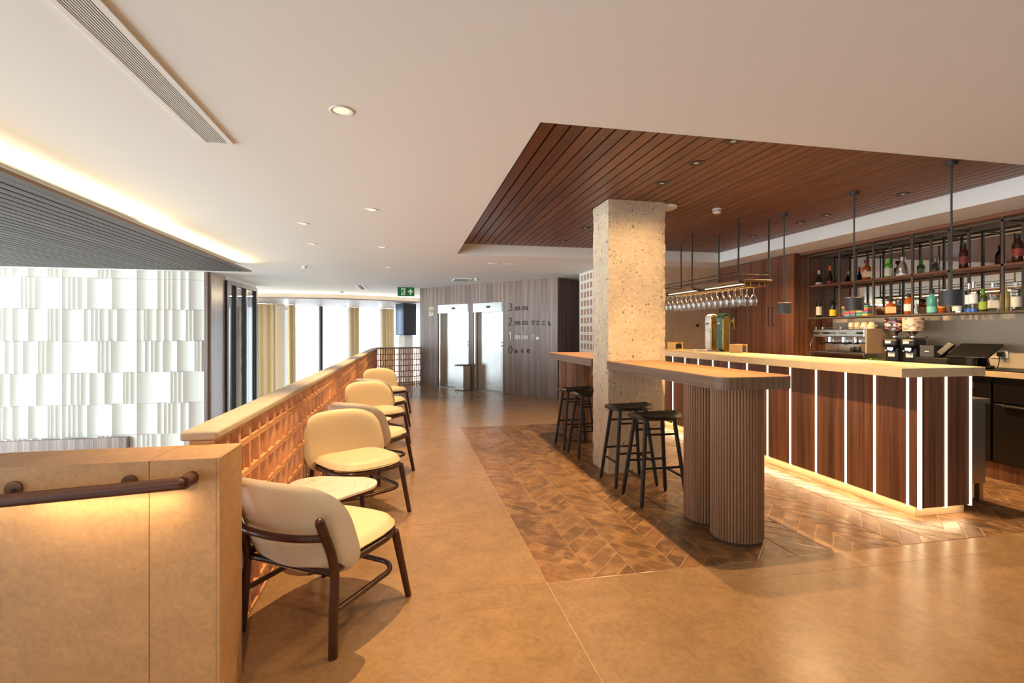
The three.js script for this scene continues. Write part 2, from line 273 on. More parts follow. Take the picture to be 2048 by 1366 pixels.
// dropped slat ceiling over the stair void, its edge bowed, with a lit cove above it
{
  const sl = struct('ceiling', 'dropped grey slat ceiling above the stair void with a glowing cove edge', 'ceiling');
  const edge = (z) => { const t = (z + 9.02) / (9.02 + 1.4); return -2.55 + 0.22 * t * t + 0.02 * t + (t > 0.55 ? 0 : 0); };
  const z0 = -9.05, z1 = 3.6, w = 0.1;
  obj('backing', flat([[-9.9, z0 + 0.01], [-2.60, z0 + 0.01], [edge(-6) - 0.03, -6], [edge(-3) - 0.03, -3], [edge(-1) - 0.03, -1], [edge(1) - 0.03, 1], [-2.3, z1], [-9.9, z1]], 2.425, 2.44), M.gap, sl);
  for (let i = 0; i < 72; i++) {
    const xa = -2.56 - (i + 1) * w + 0.009, xb = -2.56 - i * w - 0.009;
    obj('slat', rspan(xa, xb, 2.40, 2.425, z0, z1, 0.002, 'z', 1), i % 3 ? M.slat : M.slatB, sl);
  }
  // the boards that fill out to the bowed edge
  const N = 24, outer = [], inner = [];
  for (let i = 0; i <= N; i++) { const z = z0 + (z1 - z0) * i / N; outer.push([edge(z), z]); inner.push([-2.565, z]); }
  obj('edge_board', uvm(flat([...outer, ...inner.reverse()], 2.40, 2.425), 'z'), M.slat, sl);
  const lip = []; for (let i = 0; i <= N; i++) { const z = z0 + (z1 - z0) * i / N; lip.push([edge(z) + 0.004, 2.413, z]); }
  obj('edge_lip', flat([...outer.map((p) => [p[0] + 0.008, p[1]]), ...outer.slice().reverse()], 2.399, 2.424), std({ color: srgb(128, 98, 80), roughness: 0.5 }), sl);
  obj('cove_upstand', flat([...outer.map((p) => [p[0] - 0.24, p[1]]), ...outer.slice().reverse().map((p) => [p[0] - 0.26, p[1]])], 2.44, 2.55), M.ceiling, sl);
  obj('led_strip', flat([...outer.map((p) => [p[0] - 0.10, p[1]]), ...outer.slice().reverse().map((p) => [p[0] - 0.13, p[1]])], 2.441, 2.447), M.ledGlow, sl);
  for (let i = 0; i < 4; i++) { const za = z0 + 0.1 + (z1 - z0) * i / 4, zb = z0 + (z1 - z0) * (i + 1) / 4, zm = (za + zb) / 2; areaLight('cove_light', COVE, 330, zb - za, 0.03, [edge(zm) - 0.11, 2.452, zm], [edge(zm) + 0.02, 2.6, zm]); }
}

// ---------------------------------------------------------------- outer walls: closed shell with window openings
const wall = (name, label, geos, m = M.plaster) => structMesh(name, label, 'wall', geos, m);
// right wall behind the bar
wall('wall_right', 'beige wall behind the back bar', [span(6.0, 6.4, -0.35, 2.6, -15.4, 5.2)], M.plaster);
// wall behind the camera, with a wide window on its left
wall('wall_rear', 'plaster wall at the rear of the lounge with a wide window', [span(-3.6, 6.4, -3.4, 2.6, 5.0, 5.3), span(-10.3, -9.4, -3.4, 2.6, 5.0, 5.3), span(-9.4, -3.6, -3.4, 0.1, 5.0, 5.3), span(-9.4, -3.6, 2.35, 2.6, 5.0, 5.3)]);
// left wall across the void: piers and spandrels round a band of glazing
{
  const geos = [span(-10.3, -10, 2.35, 2.95, -24, 5.3), span(-10.3, -10, -3.4, -2.3, -24, 5.3)];
  for (let k = 0; k < 9; k++) geos.push(span(-10.3, -10, -2.3, 2.35, -24 + k * 3.6, -24 + k * 3.6 + 0.45));
  wall('wall_left', 'plaster wall with tall windows across the stair void', geos);
  for (let k = 0; k < 8; k++) {
    const z0 = -24 + k * 3.6 + 0.45, z1 = z0 + 3.15, w = struct('window_' + (k + 2), 'tall dark framed window across the stair void', 'window'); w.userData.group = 'windows across the stair void';
    obj('pane', span(-10.16, -10.15, -2.3, 2.35, z0, z1), M.pane, w);
    for (const z of [z0 + 0.03, (z0 + z1) / 2, z1 - 0.03]) obj('frame_bar', span(-10.2, -10.1, -2.3, 2.35, z - 0.03, z + 0.03), M.windowFrame, w);
  }
}
{
  const w = struct('window_1', 'wide dark framed window in the rear wall', 'window');
  obj('pane', span(-9.4, -3.6, 0.1, 2.35, 5.12, 5.13), M.pane, w);
  for (const x of [-9.36, -7.4, -5.5, -3.64]) obj('frame_bar', span(x - 0.035, x + 0.035, 0.1, 2.35, 5.08, 5.18), M.windowFrame, w);
}
// void: floor of the storey below, the edge of this storey
structMesh('floor', 'pale floor of the storey below in the stair void', 'floor', span(-10.3, FX0, -3.5, -3.2, -24, 5.3), M.slab);
wall('wall_void', 'plaster edge of the upper floor above the stair void', [span(FX0, FX0 + 0.05, -3.4, -0.35, -14.3, 5.0), span(-3.2, FX0, -3.4, -0.35, -2.25, -2.2)]);
// front stair wall in porcelain, with the hand rail
{
  const X1 = -0.657, Z1 = -1.97, Z0 = -2.215, T = 0.95, J = -0.882, s = struct('wall_stair', 'low beige porcelain clad wall carrying the hand rail', 'wall');
  obj('core', span(-3.2, X1 - 0.012, -0.3, T - 0.014, Z0 + 0.012, Z1 - 0.012), M.mortar, s);
  obj('facing_slab', rspan(J + 0.001, X1 - 0.0125, 0, T - 0.0005, Z1 - 0.012, Z1, 0.0012, 'y', 1), M.stone, s);
  for (const [a, b] of [[-2.08, J - 0.001], [-3.2, -2.082]]) obj('facing_slab', rspan(a, b, 0, T - 0.0005, Z1 - 0.012, Z1, 0.0012, 'y', 1), M.stone, s);
  obj('end_slab', rspan(X1 - 0.012, X1, 0, T, Z0, Z1, 0.0012, 'y', 1), M.stone, s);
  obj('coping_slab', rspan(J + 0.001, X1 - 0.0125, T - 0.014, T, Z0, Z1 - 0.0005, 0.0012, 'x', 1), M.stone, s);
  obj('coping_slab', rspan(-1.45, J - 0.001, T - 0.014, T, Z0, Z1 - 0.0005, 0.0012, 'x', 1), M.stone, s);
  obj('coping_slab', flat([[-1.452, Z0 + 0.0], [-1.452, Z1 - 0.0005], [-3.2, Z1 - 0.0005], [-3.2, Z1 - 0.13], [-1.75, Z1 - 0.13]], T - 0.014, T), M.stone, s);
}
{
  const a = onZ(372, 966, -1.90), b = onZ(0, 1002, -1.90), dir = [(b[0] - a[0]), (b[1] - a[1])];
  const ext = (t) => [a[0] + dir[0] * t, a[1] + dir[1] * t, -1.90];
  const h = thing('hand_rail', 'dark wooden hand rail with a light strip below, fixed to the low porcelain wall', 'hand rail', [0, 0, 0]);
  const ang = Math.atan2(dir[1], dir[0]) - Math.PI, L = Math.hypot(...dir) * 1.6, cx = (a[0] + ext(1.6)[0]) / 2, cy = (a[1] + ext(1.6)[1]) / 2;
  const rail = new RoundedBoxGeometry(L, 0.038, 0.05, 4, 0.016); uvm(rail, 'x'); rail.rotateZ(ang); rail.translate(cx, cy, -1.90); obj('rail', rail, M.railWood, h);
  obj('return_end', uvm(bar([a[0] - 0.008, a[1], -1.90], [a[0] - 0.008, a[1], -1.969], 0.0225, 0.0225, 20), 'z'), M.railWood, h);
  const strip = new THREE.BoxGeometry(L - 0.06, 0.004, 0.012).toNonIndexed(); strip.rotateZ(ang); strip.translate(cx + Math.sin(ang) * 0.02, cy - 0.0205, -1.915); obj('led_strip', strip, M.ledGlow, h);
  for (const [u, v] of [[258, 966], [25, 979]]) {
    const p = onZ(u, v, -1.962), br = new THREE.Group(); br.name = 'bracket'; h.add(br);
    const disc = cyl(0.026, 0.026, 0.007, 0, 0, 0, 28); disc.rotateX(Math.PI / 2); disc.translate(p[0], p[1], -1.97); obj('rose', disc, M.bronze, br);
    const scr = cyl(0.006, 0.006, 0.003, 0, 0, 0, 12); scr.rotateX(Math.PI / 2); scr.translate(p[0], p[1] - 0.004, -1.963); obj('screw', scr, M.metal, br);
    obj('arm', bar([p[0], p[1] - 0.012, -1.965], [p[0], p[1] - 0.018, -1.92], 0.006), M.bronze, br);
  }
  const l = areaLight('hand_rail_light', WARM2, 300, L - 0.06, 0.012, [cx, cy - 0.0245, -1.918], [cx, cy - 1, -1.99]);
}
// ---------------------------------------------------------------- clay lattice blocks
const BW = 0.157, BH = 0.1515, BD = 0.09;
function blockGeo(kind, h = BH, w = BW, d = BD, frame = 0.013) {
  const f = frame, i0 = -w / 2 + f, i1 = w / 2 - f, iw = i1 - i0, cut = kind ? [0.40, 0.66] : [0.30, 0.58];
  const fr = merge([box(w, f, d, 0, f / 2, 0, 'x'), box(w, f, d, 0, h - f / 2, 0, 'x'), box(f, h - 2 * f, d, -w / 2 + f / 2, h / 2, 0), box(f, h - 2 * f, d, w / 2 - f / 2, h / 2, 0)]);
  const fins = merge(cut.map((c) => box(0.011, h - 2 * f, d - 0.024, i0 + iw * c, h / 2, 0)));
  return [fr, fins];
}
const LX = -0.765;                                            // face of the parapet towards the lounge
{
  const par = struct('parapet', 'long terracotta lattice parapet along the stair void behind the lounge chairs', 'parapet');
  const z0 = -13.36, z1 = -2.225, rows = [0.0, 0.095, 0.25, 0.405, 0.56, 0.715, 0.87, 0.962], pitch = 0.159;
  const geo = {}; for (const k of [0, 1]) for (const h of [0.0915, 0.1515, 0.0885]) geo[k + '_' + h] = merge(blockGeo(k, h));
  const pieces = [];
  for (let r = 0; r < 7; r++) {
    const h = r === 0 ? 0.0915 : r === 6 ? 0.0885 : 0.1515;
    for (let c = 0; ; c++) {
      const z = -2.387 + pitch / 2 - 0.0 - c * pitch + 0.0; if (z - pitch / 2 < z0) break;
      if (z + pitch / 2 > z1) continue;
      pieces.push([z, rows[r] + 0.0035, (r + c) % 2, h, hash(c, r, 3)]);
    }
  }
  const vis = (p) => (p[0] > -2.9 ? 1 : 1) / Math.hypot(p[0], 0.76) ** 3 * (p[1] < 0.2 && p[0] < -3 ? 0.4 : 1);
  pieces.sort((a, b) => vis(b) - vis(a));
  const rest = [[], [], []];
  pieces.forEach(([z, y, k, h, t], i) => {
    const m = Math.floor(t * 3);
    if (i < 300) { const o = obj('block', geo[k + '_' + h], M.terra[m], par); o.rotation.y = Math.PI / 2; o.position.set(LX - BD / 2, y, z); }
    else { const g = geo[k + '_' + h].clone(); g.rotateY(Math.PI / 2); g.translate(LX - BD / 2, y, z); rest[m].push(g); }
  });
  rest.forEach((g, m) => g.length && obj('far_blocks', g, M.terra[m], par, { kind: 'stuff' }));
  for (const y of rows.slice(1, 7)) obj('mortar_bed', span(LX - BD + 0.004, LX - 0.003, y - 0.001, y + 0.0055, z0, z1, 'z'), M.mortarPale, par);
  obj('coping', rspan(-0.892, -0.752, 0.962, 1.0, z0 - 0.02, z1, 0.012, 'z', 3), M.capstone, par);
  obj('edging', span(-0.892, -0.885, -0.35, 0.0, z0, z1), M.plaster, par);
}
{ // cross screen at the end of the void, daylight behind it
  const A = [-0.80, -13.42], B = [0.46, -13.86], L = Math.hypot(B[0] - A[0], B[1] - A[1]), turn = -Math.atan2(B[1] - A[1], B[0] - A[0]);
  const scr = struct('parapet', 'short terracotta lattice screen with daylight behind, beside the lift block', 'parapet', [A[0], 0, A[1]], turn);
  const rows = [0.0, 0.06, 0.211, 0.362, 0.513, 0.664, 0.815, 0.966], geoF = [0, 1].map((k) => merge(blockGeo(k, 0.149, 0.121, 0.055, 0.009))), gs = [0, 1].map((k) => merge(blockGeo(k, 0.058, 0.121, 0.055, 0.009)));
  for (let r = 0; r < 7; r++) for (let c = 0; c < Math.floor(L / 0.123); c++) { const o = obj('block', (r ? geoF : gs)[(r + c) % 2], M.terra[(r * 3 + c) % 3], scr); o.position.set(0.0615 + c * 0.123, rows[r], 0); }
  obj('coping', rbox(L, 0.034, 0.12, 0.008, L / 2, 0.983, 0, 'x'), M.capstone, scr);
}
{ // tall pale screen at the far end of the bar
  const X = 3.34, s = struct('trim_1', 'tall cream lattice screen with brown fins behind the concrete pillar', 'screen', [X, 0, 0]);
  const [fr, fin] = blockGeo(0, 0.163, 0.163, 0.09, 0.026), [fr1, fin1] = blockGeo(1, 0.163, 0.163, 0.09, 0.026);
  for (let r = 0; r < 15; r++) for (let c = 0; c < 6; c++) {
    const k = (r + c) % 2, o = obj('block', k ? fr1 : fr, M.whiteBlock, s), f = obj('fin_pair', k ? fin1 : fin, M.terra[0], o); o.rotation.y = Math.PI / 2; o.position.set(0.045, 0.05 + r * 0.1655, -9.41 + 0.083 + c * 0.1655);
  }
  obj('post', span(0, 0.09, 0, 2.55, -9.47, -9.41), M.whiteBlock, s);
  obj('head', span(0, 0.09, 0.05 + 15 * 0.1655, 2.55, -9.41, -8.1), M.whiteBlock, s);
  obj('foot', span(0, 0.09, 0, 0.05, -9.41, -8.1), M.whiteBlock, s);
  obj('pier', span(0, 0.09, 0.05, 0.05 + 15 * 0.1655, -9.41 + 6 * 0.1655, -8.1), M.whiteBlock, s);
}
// ---------------------------------------------------------------- white relief tile wall beyond the void
{
  const Z = -10.65, XR = -3.74;
  const w = struct('wall_far', 'white relief tile wall of curved vertical scoops beyond the stair void', 'wall', [0, 0, Z]);
  obj('backing', span(-10.0, XR, -3.3, 2.6, -0.25, -0.03), M.plaster, w);
  const kinds = [
    [0.34, 0.11, 0.07, 0.07, 0.14, 0.14, 0.33], [0.13, 0.10, 0.06, 0.14, 0.24, 0.30, 0.05, 0.07, 0.11], [0.56, 0.06, 0.07, 0.08, 0.43], [0.09, 0.07, 0.08, 0.15, 0.40, 0.41], [0.11, 0.05, 0.16, 0.13, 0.14, 0.23, 0.06, 0.07, 0.25],
  ];
  const tw = 1.197, ys = [-3.3, -2.9, -2.315, -1.73, -1.145, -0.52, 0.06, 0.645, 1.232, 1.818, 2.395, 2.6];
  const tileGeo = (k, h) => {
    const pts = []; let x = 0; const tot = kinds[k].reduce((a, b) => a + b, 0);
    kinds[k].forEach((sw, i) => { const s = sw / tot * tw, d = Math.min(0.065, 0.022 + s * 0.16), n = s > 0.2 ? 14 : 8; for (let j = 0; j <= n; j++) { const t = j / n; pts.push([x + s * t * 0.998 + 0.0005, 0.075 - d + d * Math.abs(2 * t - 1) ** (s > 0.25 ? 3 : 2)]); } x += s; });
    pts[0][0] = 0.002; pts[pts.length - 1][0] = tw - 0.003;
    const g = new THREE.ExtrudeGeometry(shape([[0.002, -0.03], [tw - 0.003, -0.03], ...pts.slice().reverse()]), { depth: h - 0.004, bevelEnabled: false });
    g.rotateX(-Math.PI / 2); g.scale(1, 1, -1); // extrude axis up, relief towards +z
    const idx = g, p = idx.attributes.position.array; for (let i = 0; i < p.length; i += 9) for (let c = 0; c < 3; c++) { const t = p[i + 3 + c]; p[i + 3 + c] = p[i + 6 + c]; p[i + 6 + c] = t; }
    idx.computeVertexNormals(); return toCreasedNormals(idx, 0.5);
  };
  const cache = {};
  for (let c = 0; c < 6; c++) for (let r = 2; r + 1 < ys.length; r++) {
    const x = XR - (c + 1) * tw, k = [[0, 4, 2, 1, 3, 0, 2, 1, 4, 0], [2, 3, 0, 4, 2, 3, 1, 2, 0, 3], [1, 2, 4, 2, 0, 1, 3, 4, 1, 2]][c % 3][r % 10], h = ys[r + 1] - ys[r];
    if (c > 0 && r < 4 && !(c === 1)) { if (r < 3) continue; }
    const key = k + '_' + h.toFixed(3); cache[key] ??= tileGeo(k, h);
    obj('relief_tile', cache[key], M.reliefTile, w).position.set(x, ys[r] + 0.002, 0);
  }
  obj('timber_panel', rspan(-10, -5.08, -3.2, -0.545, 0.0, 0.14, 0.004), M.liftwood, w);
}
// timber pier and glazed doors at the end of that wall
{
  const p = struct('wall_pier', 'grey-brown timber clad pier at the end of the white relief wall', 'wall');
  obj('face', span(-3.74, -3.69, -3.3, 2.55, -11.35, -10.62), M.liftwood, p);
  obj('edge', span(-3.80, -3.74, -3.3, 2.55, -10.66, -10.56), M.liftwood, p);
}
{
  const d = struct('door_3', 'tall dark framed glass door beyond the timber pier', 'door');
  const zs = [-11.40, -11.96, -12.62, -13.46], X = -3.70;
  for (let k = 0; k < 3; k++) obj('pane', span(X - 0.004, X + 0.004, -3.2, 2.40, zs[k + 1] + 0.06, zs[k] - 0.06), M.pane, d);
  for (const [a, b] of [[-11.46, -11.36], [-12.0, -11.92], [-12.66, -12.58], [-13.5, -13.4]]) obj('stile', span(X - 0.15, X + 0.05, -3.2, 2.40, a, b), M.windowFrame, d);
  obj('head_frame', span(X - 0.04, X + 0.05, 2.40, 2.47, -13.5, -11.36), M.windowFrame, d);
  obj('lintel', span(X - 0.05, X + 0.02, 2.47, 2.55, -13.5, -11.36), M.ceiling, d);
}
// ---------------------------------------------------------------- far window wall: dropped timber soffit, sheers, drapes
{
  const P = (u, v, y) => onY(u, v, y);
  const front = [[-9, -16.2], [-6.5, -15.9], [-4.3, -15.74], [-3.2, -15.72], [-2.27, -15.78], [-1.1, -16.15], [0.4, -16.99], [2.2, -18.3]], back = [[2.2, -24], [-9, -24]];
  const so = struct('ceiling', 'dropped curved timber soffit in front of the far curtained windows', 'ceiling');
  obj('soffit', uvm(flat([...front, ...back], 2.38, 2.42), 'x'), M.soffit, so);
  obj('cove_upstand', flat([...front.map((p) => [p[0], p[1] - 0.24]), ...front.slice().reverse().map((p) => [p[0], p[1] - 0.26])], 2.42, 2.55), M.ceiling, so);
  obj('led_strip', flat([...front.map((p) => [p[0], p[1] - 0.10]), ...front.slice().reverse().map((p) => [p[0], p[1] - 0.14])], 2.421, 2.427), M.ledGlow, so);
  for (let i = 1; i + 1 < front.length; i++) { const a = front[i], b = front[i + 1]; if (i > 5) break; const L = Math.hypot(b[0] - a[0], b[1] - a[1]), m = [(a[0] + b[0]) / 2, (a[1] + b[1]) / 2 - 0.12], l = new THREE.RectAreaLight(COVE, 700, L, 0.04); l.name = 'cove_light'; l.position.set(m[0], 2.432, m[1]); l.lookAt(m[0] - (b[1] - a[1]) / L * 0.7, 3.1, m[1] + (b[0] - a[0]) / L * 0.7); scene.add(l); }
  const A = [-6.6, -17.7], B = [0.5, -22.6], dx = B[0] - A[0], dz = B[1] - A[1], L = Math.hypot(dx, dz), at = (u) => { const d = ray(u, 600), k = (A[0] * dz - A[1] * dx) / (d[0] * dz - d[2] * dx); return Math.hypot(d[0] * k - A[0], d[2] * k - A[1]) * (d[0] * k > A[0] ? 1 : -1); };
  const turn = -Math.atan2(dz, dx);
  const sheet = (s0, s1, y0, y1, amp, folds, n, off = 0) => { const pos = [], idx = [], uv = []; for (let i = 0; i <= n; i++) { const t = i / n, x = s0 + (s1 - s0) * t, w = Math.sin(t * folds * Math.PI * 2), z = off + amp * (w + 0.35 * Math.sin(t * folds * 5.3 + 1)); const pull = (1 + 0.06 * Math.sin(t * 9)); pos.push(x, y0, z * pull, x, y1, z * 0.8); uv.push(t, 0, t, 1); if (i < n) idx.push(2 * i, 2 * i + 2, 2 * i + 1, 2 * i + 1, 2 * i + 2, 2 * i + 3); } const g = new THREE.BufferGeometry(); g.setAttribute('position', new THREE.Float32BufferAttribute(pos, 3)); g.setAttribute('uv', new THREE.Float32BufferAttribute(uv, 2)); g.setIndex(idx); g.computeVertexNormals(); return g; };
  const cur = (name, label, cat, u0, u1, m, amp, fpm, off, group) => { const s0 = at(u0), s1 = at(u1), c = (s0 + s1) / 2, o = obj(name, sheet(s0 - c, s1 - c, 0, 5.57, amp, Math.max(2, Math.round((s1 - s0) * fpm)), 140, off), m); o.position.set(A[0] + dx / L * c, -3.2, A[1] + dz / L * c); o.rotation.y = turn; return tag(o, label, cat, group); };
  cur('curtain', 'thick beige curtain bunched beside the dark glass door', 'curtain', 505, 546, M.drape, 0.10, 5, 0.27);
  cur('curtain', 'narrow beige curtain between the white wall piece and the sheer', 'curtain', 570, 587, M.drape, 0.10, 6, 0.24);
  cur('curtain', 'beige curtain gathered between the two bright sheer windows', 'curtain', 692, 714, M.drape, 0.10, 6, 0.24);
  cur('curtain', 'beige curtain gathered above the corner of the lattice parapet', 'curtain', 756, 783, M.drape, 0.10, 6, 0.24);
  cur('sheer_curtain', 'wide white sheer curtain divided by a dark window post', 'curtain', 584, 694, M.sheer, 0.025, 5, 0.05);
  cur('sheer_curtain', 'white sheer curtain beside the gathered curtain near the lattice corner', 'curtain', 712, 758, M.sheer, 0.025, 5, 0.05);
  cur('sheer_curtain', 'white sheer curtain behind the pale column and the lattice screen', 'curtain', 782, 862, M.sheer, 0.025, 5, 0.05);
  const local = (g, m, name, s) => { const o = obj(name, g, m, s); o.position.set(A[0], 0, A[1]); o.rotation.y = turn; return o; };
  const ww = struct('wall_window', 'white wall pieces between the far windows', 'wall');
  local(span(at(546) , at(571), -3.2, 2.6, -0.25, -0.05), M.plaster, 'pier', ww);
  local(span(-3, at(505), -3.2, 2.6, -0.25, -0.05), M.plaster, 'pier', ww);
  local(span(-3, L + 3, 2.36, 2.6, -0.25, -0.05), M.plaster, 'head', ww);
  const wi = struct('window_11', 'far window of tall panes behind sheer curtains', 'window');
  local(span(at(571), at(690), -3.2, 2.36, -0.16, -0.15), M.pane, 'pane', wi);
  local(span(at(690), at(781), -3.2, 2.36, -0.16, -0.15), M.pane, 'pane', wi);
  local(span(at(781), L + 3, -3.2, 2.36, -0.16, -0.15), M.pane, 'pane', wi);
  for (const u of [639, 692, 757]) local(span(at(u) - 0.05, at(u) + 0.05, -3.2, 2.36, -0.2, u === 639 ? 0.17 : -0.02), M.windowFrame, 'post', wi);
}
{ // column carrying the dark display box
  const p = onY(808, 606, 2.38), c = struct('column', 'pale square column below the dark box near the far windows', 'column', [p[0] + 0.06, 0, p[2] - 0.25], 0.62);
  obj('shaft', span(-0.17, 0.17, -3.2, 1.288, -0.17, 0.17), M.plaster, c);
  const b = thing('display_box', 'glossy dark box wrapped round the upper part of the pale column', 'box', [p[0] + 0.06, 1.29, p[2] - 0.25], 0.62);
  obj('casing', rbox(0.5, 1.07, 0.5, 0.006, 0, 0.535, 0), std({ color: srgb(34, 34, 38), roughness: 0.25 }), b);
  obj('screen', rbox(0.012, 1.03, 0.47, 0.003, -0.252, 0.535, 0), std({ color: srgb(52, 66, 84), roughness: 0.12, metalness: 0.5 }), b);
}
// ---------------------------------------------------------------- lift block: oblique timber wall with two steel doors
const LA = [0.323, -13.5], LB = [3.095, -10.15], LL = Math.hypot(LB[0] - LA[0], LB[1] - LA[1]), LD = [(LB[0] - LA[0]) / LL, (LB[1] - LA[1]) / LL], LTURN = -Math.atan2(LD[1], LD[0]);
const sAt = (u) => { const d = ray(u, 600), k = (LA[0] * LD[1] - LA[1] * LD[0]) / (d[0] * LD[1] - d[2] * LD[0]); return (d[0] * k - LA[0]) * LD[0] + (d[2] * k - LA[1]) * LD[1]; };
const yAt = (u, v) => { const s = sAt(u), x = LA[0] + LD[0] * s, z = LA[1] + LD[1] * s; return EYE - (v - HORIZON) / F * (x * sn - z * cs); };
const font = await new FontLoader().loadAsync('fonts/droid/droid_sans_regular.typeface.json'), boldFont = await new FontLoader().loadAsync('fonts/droid/droid_sans_bold.typeface.json');
{
  const w = struct('wall_lift', 'oblique grey-brown timber wall holding two steel lift doors', 'wall', [LA[0], 0, LA[1]], LTURN);
  const a0 = sAt(876), a1 = sAt(937.5), b0 = sAt(946), b1 = sAt(1006), top = 2.09, D = 0.22;
  obj('timber_panel', rspan(0, a0, 0, 2.55, -D, 0, 0.002, 'y', 1), M.liftwood, w);
  obj('timber_panel', rspan(a1, b0, 0, top, -D, 0, 0.002, 'y', 1), M.liftwood, w);
  obj('timber_panel', rspan(b1, LL, 0, 2.55, -D, 0, 0.002, 'y', 1), M.liftwood, w);
  obj('timber_panel', rspan(a0, b1, top, 2.55, -D, 0, 0.002, 'y', 1), M.liftwood, w);
  obj('side_panel', span(LL - 0.02, LL, 0, 2.55, -3.2, -D - 0.001), M.liftwood, w);
  obj('side_panel', span(0, 0.02, 0, 2.55, -1.5, -D - 0.001), M.liftwood, w);
  obj('back_lining', span(0, LL, 0, 2.55, -1.6, -1.5), M.plaster, w);
  let n = 1;
  for (const [s0, s1, leaf] of [[a0, a1, 0.48], [b0, b1, 0.0]]) {
    const door = struct('door_' + n, n === 1 ? 'left steel lift door with a wide brass-toned jamb, next to the no smoking sign' : 'right steel lift door beside the floor directory', 'door', [LA[0], 0, LA[1]], LTURN); n++;
    const wdt = s1 - s0, jw = 0.06;
    obj('jamb', rspan(s0, s0 + jw, 0, top - 0.22, -D, -0.02, 0.004), M.steel, door);
    obj('jamb', rspan(s1 - 0.05, s1, 0, top, -D, 0.004, 0.004), M.steel, door);
    obj('header', rspan(s0 + 0.0, s1, top - 0.22, top, -D, 0.004, 0.004), M.steel, door);
    const m = s0 + jw + (wdt - jw - 0.05) * (leaf || 0.06);
    obj('leaf', rspan(s0 + jw, m - 0.006, 0.01, top - 0.22, -D + 0.03, -D + 0.06, 0.004), M.steel, door);
    obj('leaf', rspan(m + 0.006, s1 - 0.05, 0.01, top - 0.22, -D + 0.05, -D + 0.08, 0.004), M.steel, door);
    obj('indicator', rbox(0.12, 0.05, 0.01, 0.003, (s0 + s1) / 2 + 0.02, top - 0.1, 0.006), M.blackPlastic, door);
    obj('call_button', (() => { const g = cyl(0.014, 0.014, 0.012, 0, 0, 0, 16); g.rotateX(Math.PI / 2); return g.translate(s1 - 0.025, 1.16, 0.004); })(), M.blackPlastic, door);
    obj('call_button', (() => { const g = cyl(0.014, 0.014, 0.012, 0, 0, 0, 16); g.rotateX(Math.PI / 2); return g.translate(s1 - 0.025, 1.08, 0.004); })(), M.blackPlastic, door);
    obj('sill', span(s0, s1, 0, 0.008, -D, -0.0), M.brushed, door);
  }
  // floor directory, lettered straight on the timber
  const dir = thing('floor_directory', 'floor directory of dark and white numerals and pictograms on the timber wall beside the lifts', 'sign', [LA[0], 0, LA[1]], LTURN);
  const ink = std({ color: srgb(26, 22, 20), roughness: 0.5 }), white = std({ color: srgb(250, 248, 242), roughness: 0.5 });
  const glyphs = (text, u, v, size, m, name, font, wide = 1) => {
    let x = sAt(u); const y = yAt(u, v);
    for (const ch of text) {
      const g = new TextGeometry(ch, { font, size, depth: 0.006, curveSegments: 4, bevelEnabled: false }); g.scale(wide, 1, 1);
      obj(name, g, m, dir).position.set(x, y, 0.001); x += font.data.glyphs[ch].ha / font.data.resolution * size * wide;
    }
  };
  // pixel rows of the four lines; heights follow the wall's own perspective
  const rows = [['3', '301-354', ink, 622], ['2', '201-253', ink, 651], ['1', '101-104', white, 679], ['0', '', ink, 707]];
  for (const [big, small, m, v] of rows) { glyphs(big, 1016.3, v, 0.175, m, 'numeral', font); if (small) glyphs(small, 1028.5, v - 0.8, 0.09, m, 'room_number', boldFont, 0.86); }
  // pictograms from small solid pieces
  const ic = (u, v, m, parts) => { const x = sAt(u), y = yAt(u, v); const g = merge(parts.map((p) => { const [k, ...a] = p; if (k === 'b') return box(a[2], a[3], 0.006, a[0], a[1], 0.004); if (k === 'c') { const c = cyl(a[2], a[2], 0.006, 0, 0, 0, 14); c.rotateX(Math.PI / 2); return c.translate(a[0], a[1], 0.001); } if (k === 'r') { const t = new THREE.TorusGeometry(a[2], a[3], 4, 18).toNonIndexed(); return t.translate(a[0], a[1], 0.003); } const q = box(a[2], a[3], 0.006); q.rotateZ(a[4]); return q.translate(a[0], a[1], 0.004); })); obj('pictogram', g, m, dir).position.set(x, y, 0); };
  const cutlery = [['b', 0.0, 0.045, 0.012, 0.09], ['b', 0.0, 0.08, 0.03, 0.018], ['b', -0.012, 0.092, 0.006, 0.03], ['b', 0.012, 0.092, 0.006, 0.03], ['b', 0.045, 0.05, 0.012, 0.1], ['b', 0.05, 0.075, 0.016, 0.05]];
  ic(1064.5, 650.5, ink, cutlery); ic(1065, 678.5, white, cutlery);
  ic(1075, 650.5, ink, [['q', -0.024, 0.085, 0.055, 0.014, 0.45], ['q', 0.024, 0.085, 0.055, 0.014, -0.45], ['b', 0, 0.055, 0.008, 0.05], ['b', 0, 0.025, 0.06, 0.012], ['b', 0, 0.004, 0.075, 0.01], ['c', 0.015, 0.045, 0.011]]);
  ic(1086.5, 650.5, ink, [['b', 0, 0.03, 0.08, 0.012], ['b', 0, 0.006, 0.08, 0.012], ['q', 0.005, 0.075, 0.05, 0.012, 0.3], ['c', 0.03, 0.085, 0.012], ['b', -0.025, 0.085, 0.03, 0.01]]);
  ic(1098.5, 650.5, ink, [['r', -0.015, 0.07, 0.02, 0.006], ['b', 0.0, 0.03, 0.06, 0.022], ['b', 0.03, 0.03, 0.02, 0.012], ['c', -0.015, 0.005, 0.013], ['c', 0.02, 0.005, 0.013]]);
  ic(1075, 678.5, white, [['b', 0, 0.025, 0.075, 0.05], ['r', 0.05, 0.03, 0.014, 0.005], ['b', 0, -0.006, 0.06, 0.01], ['q', 0, 0.07, 0.012, 0.04, 0.2]]);
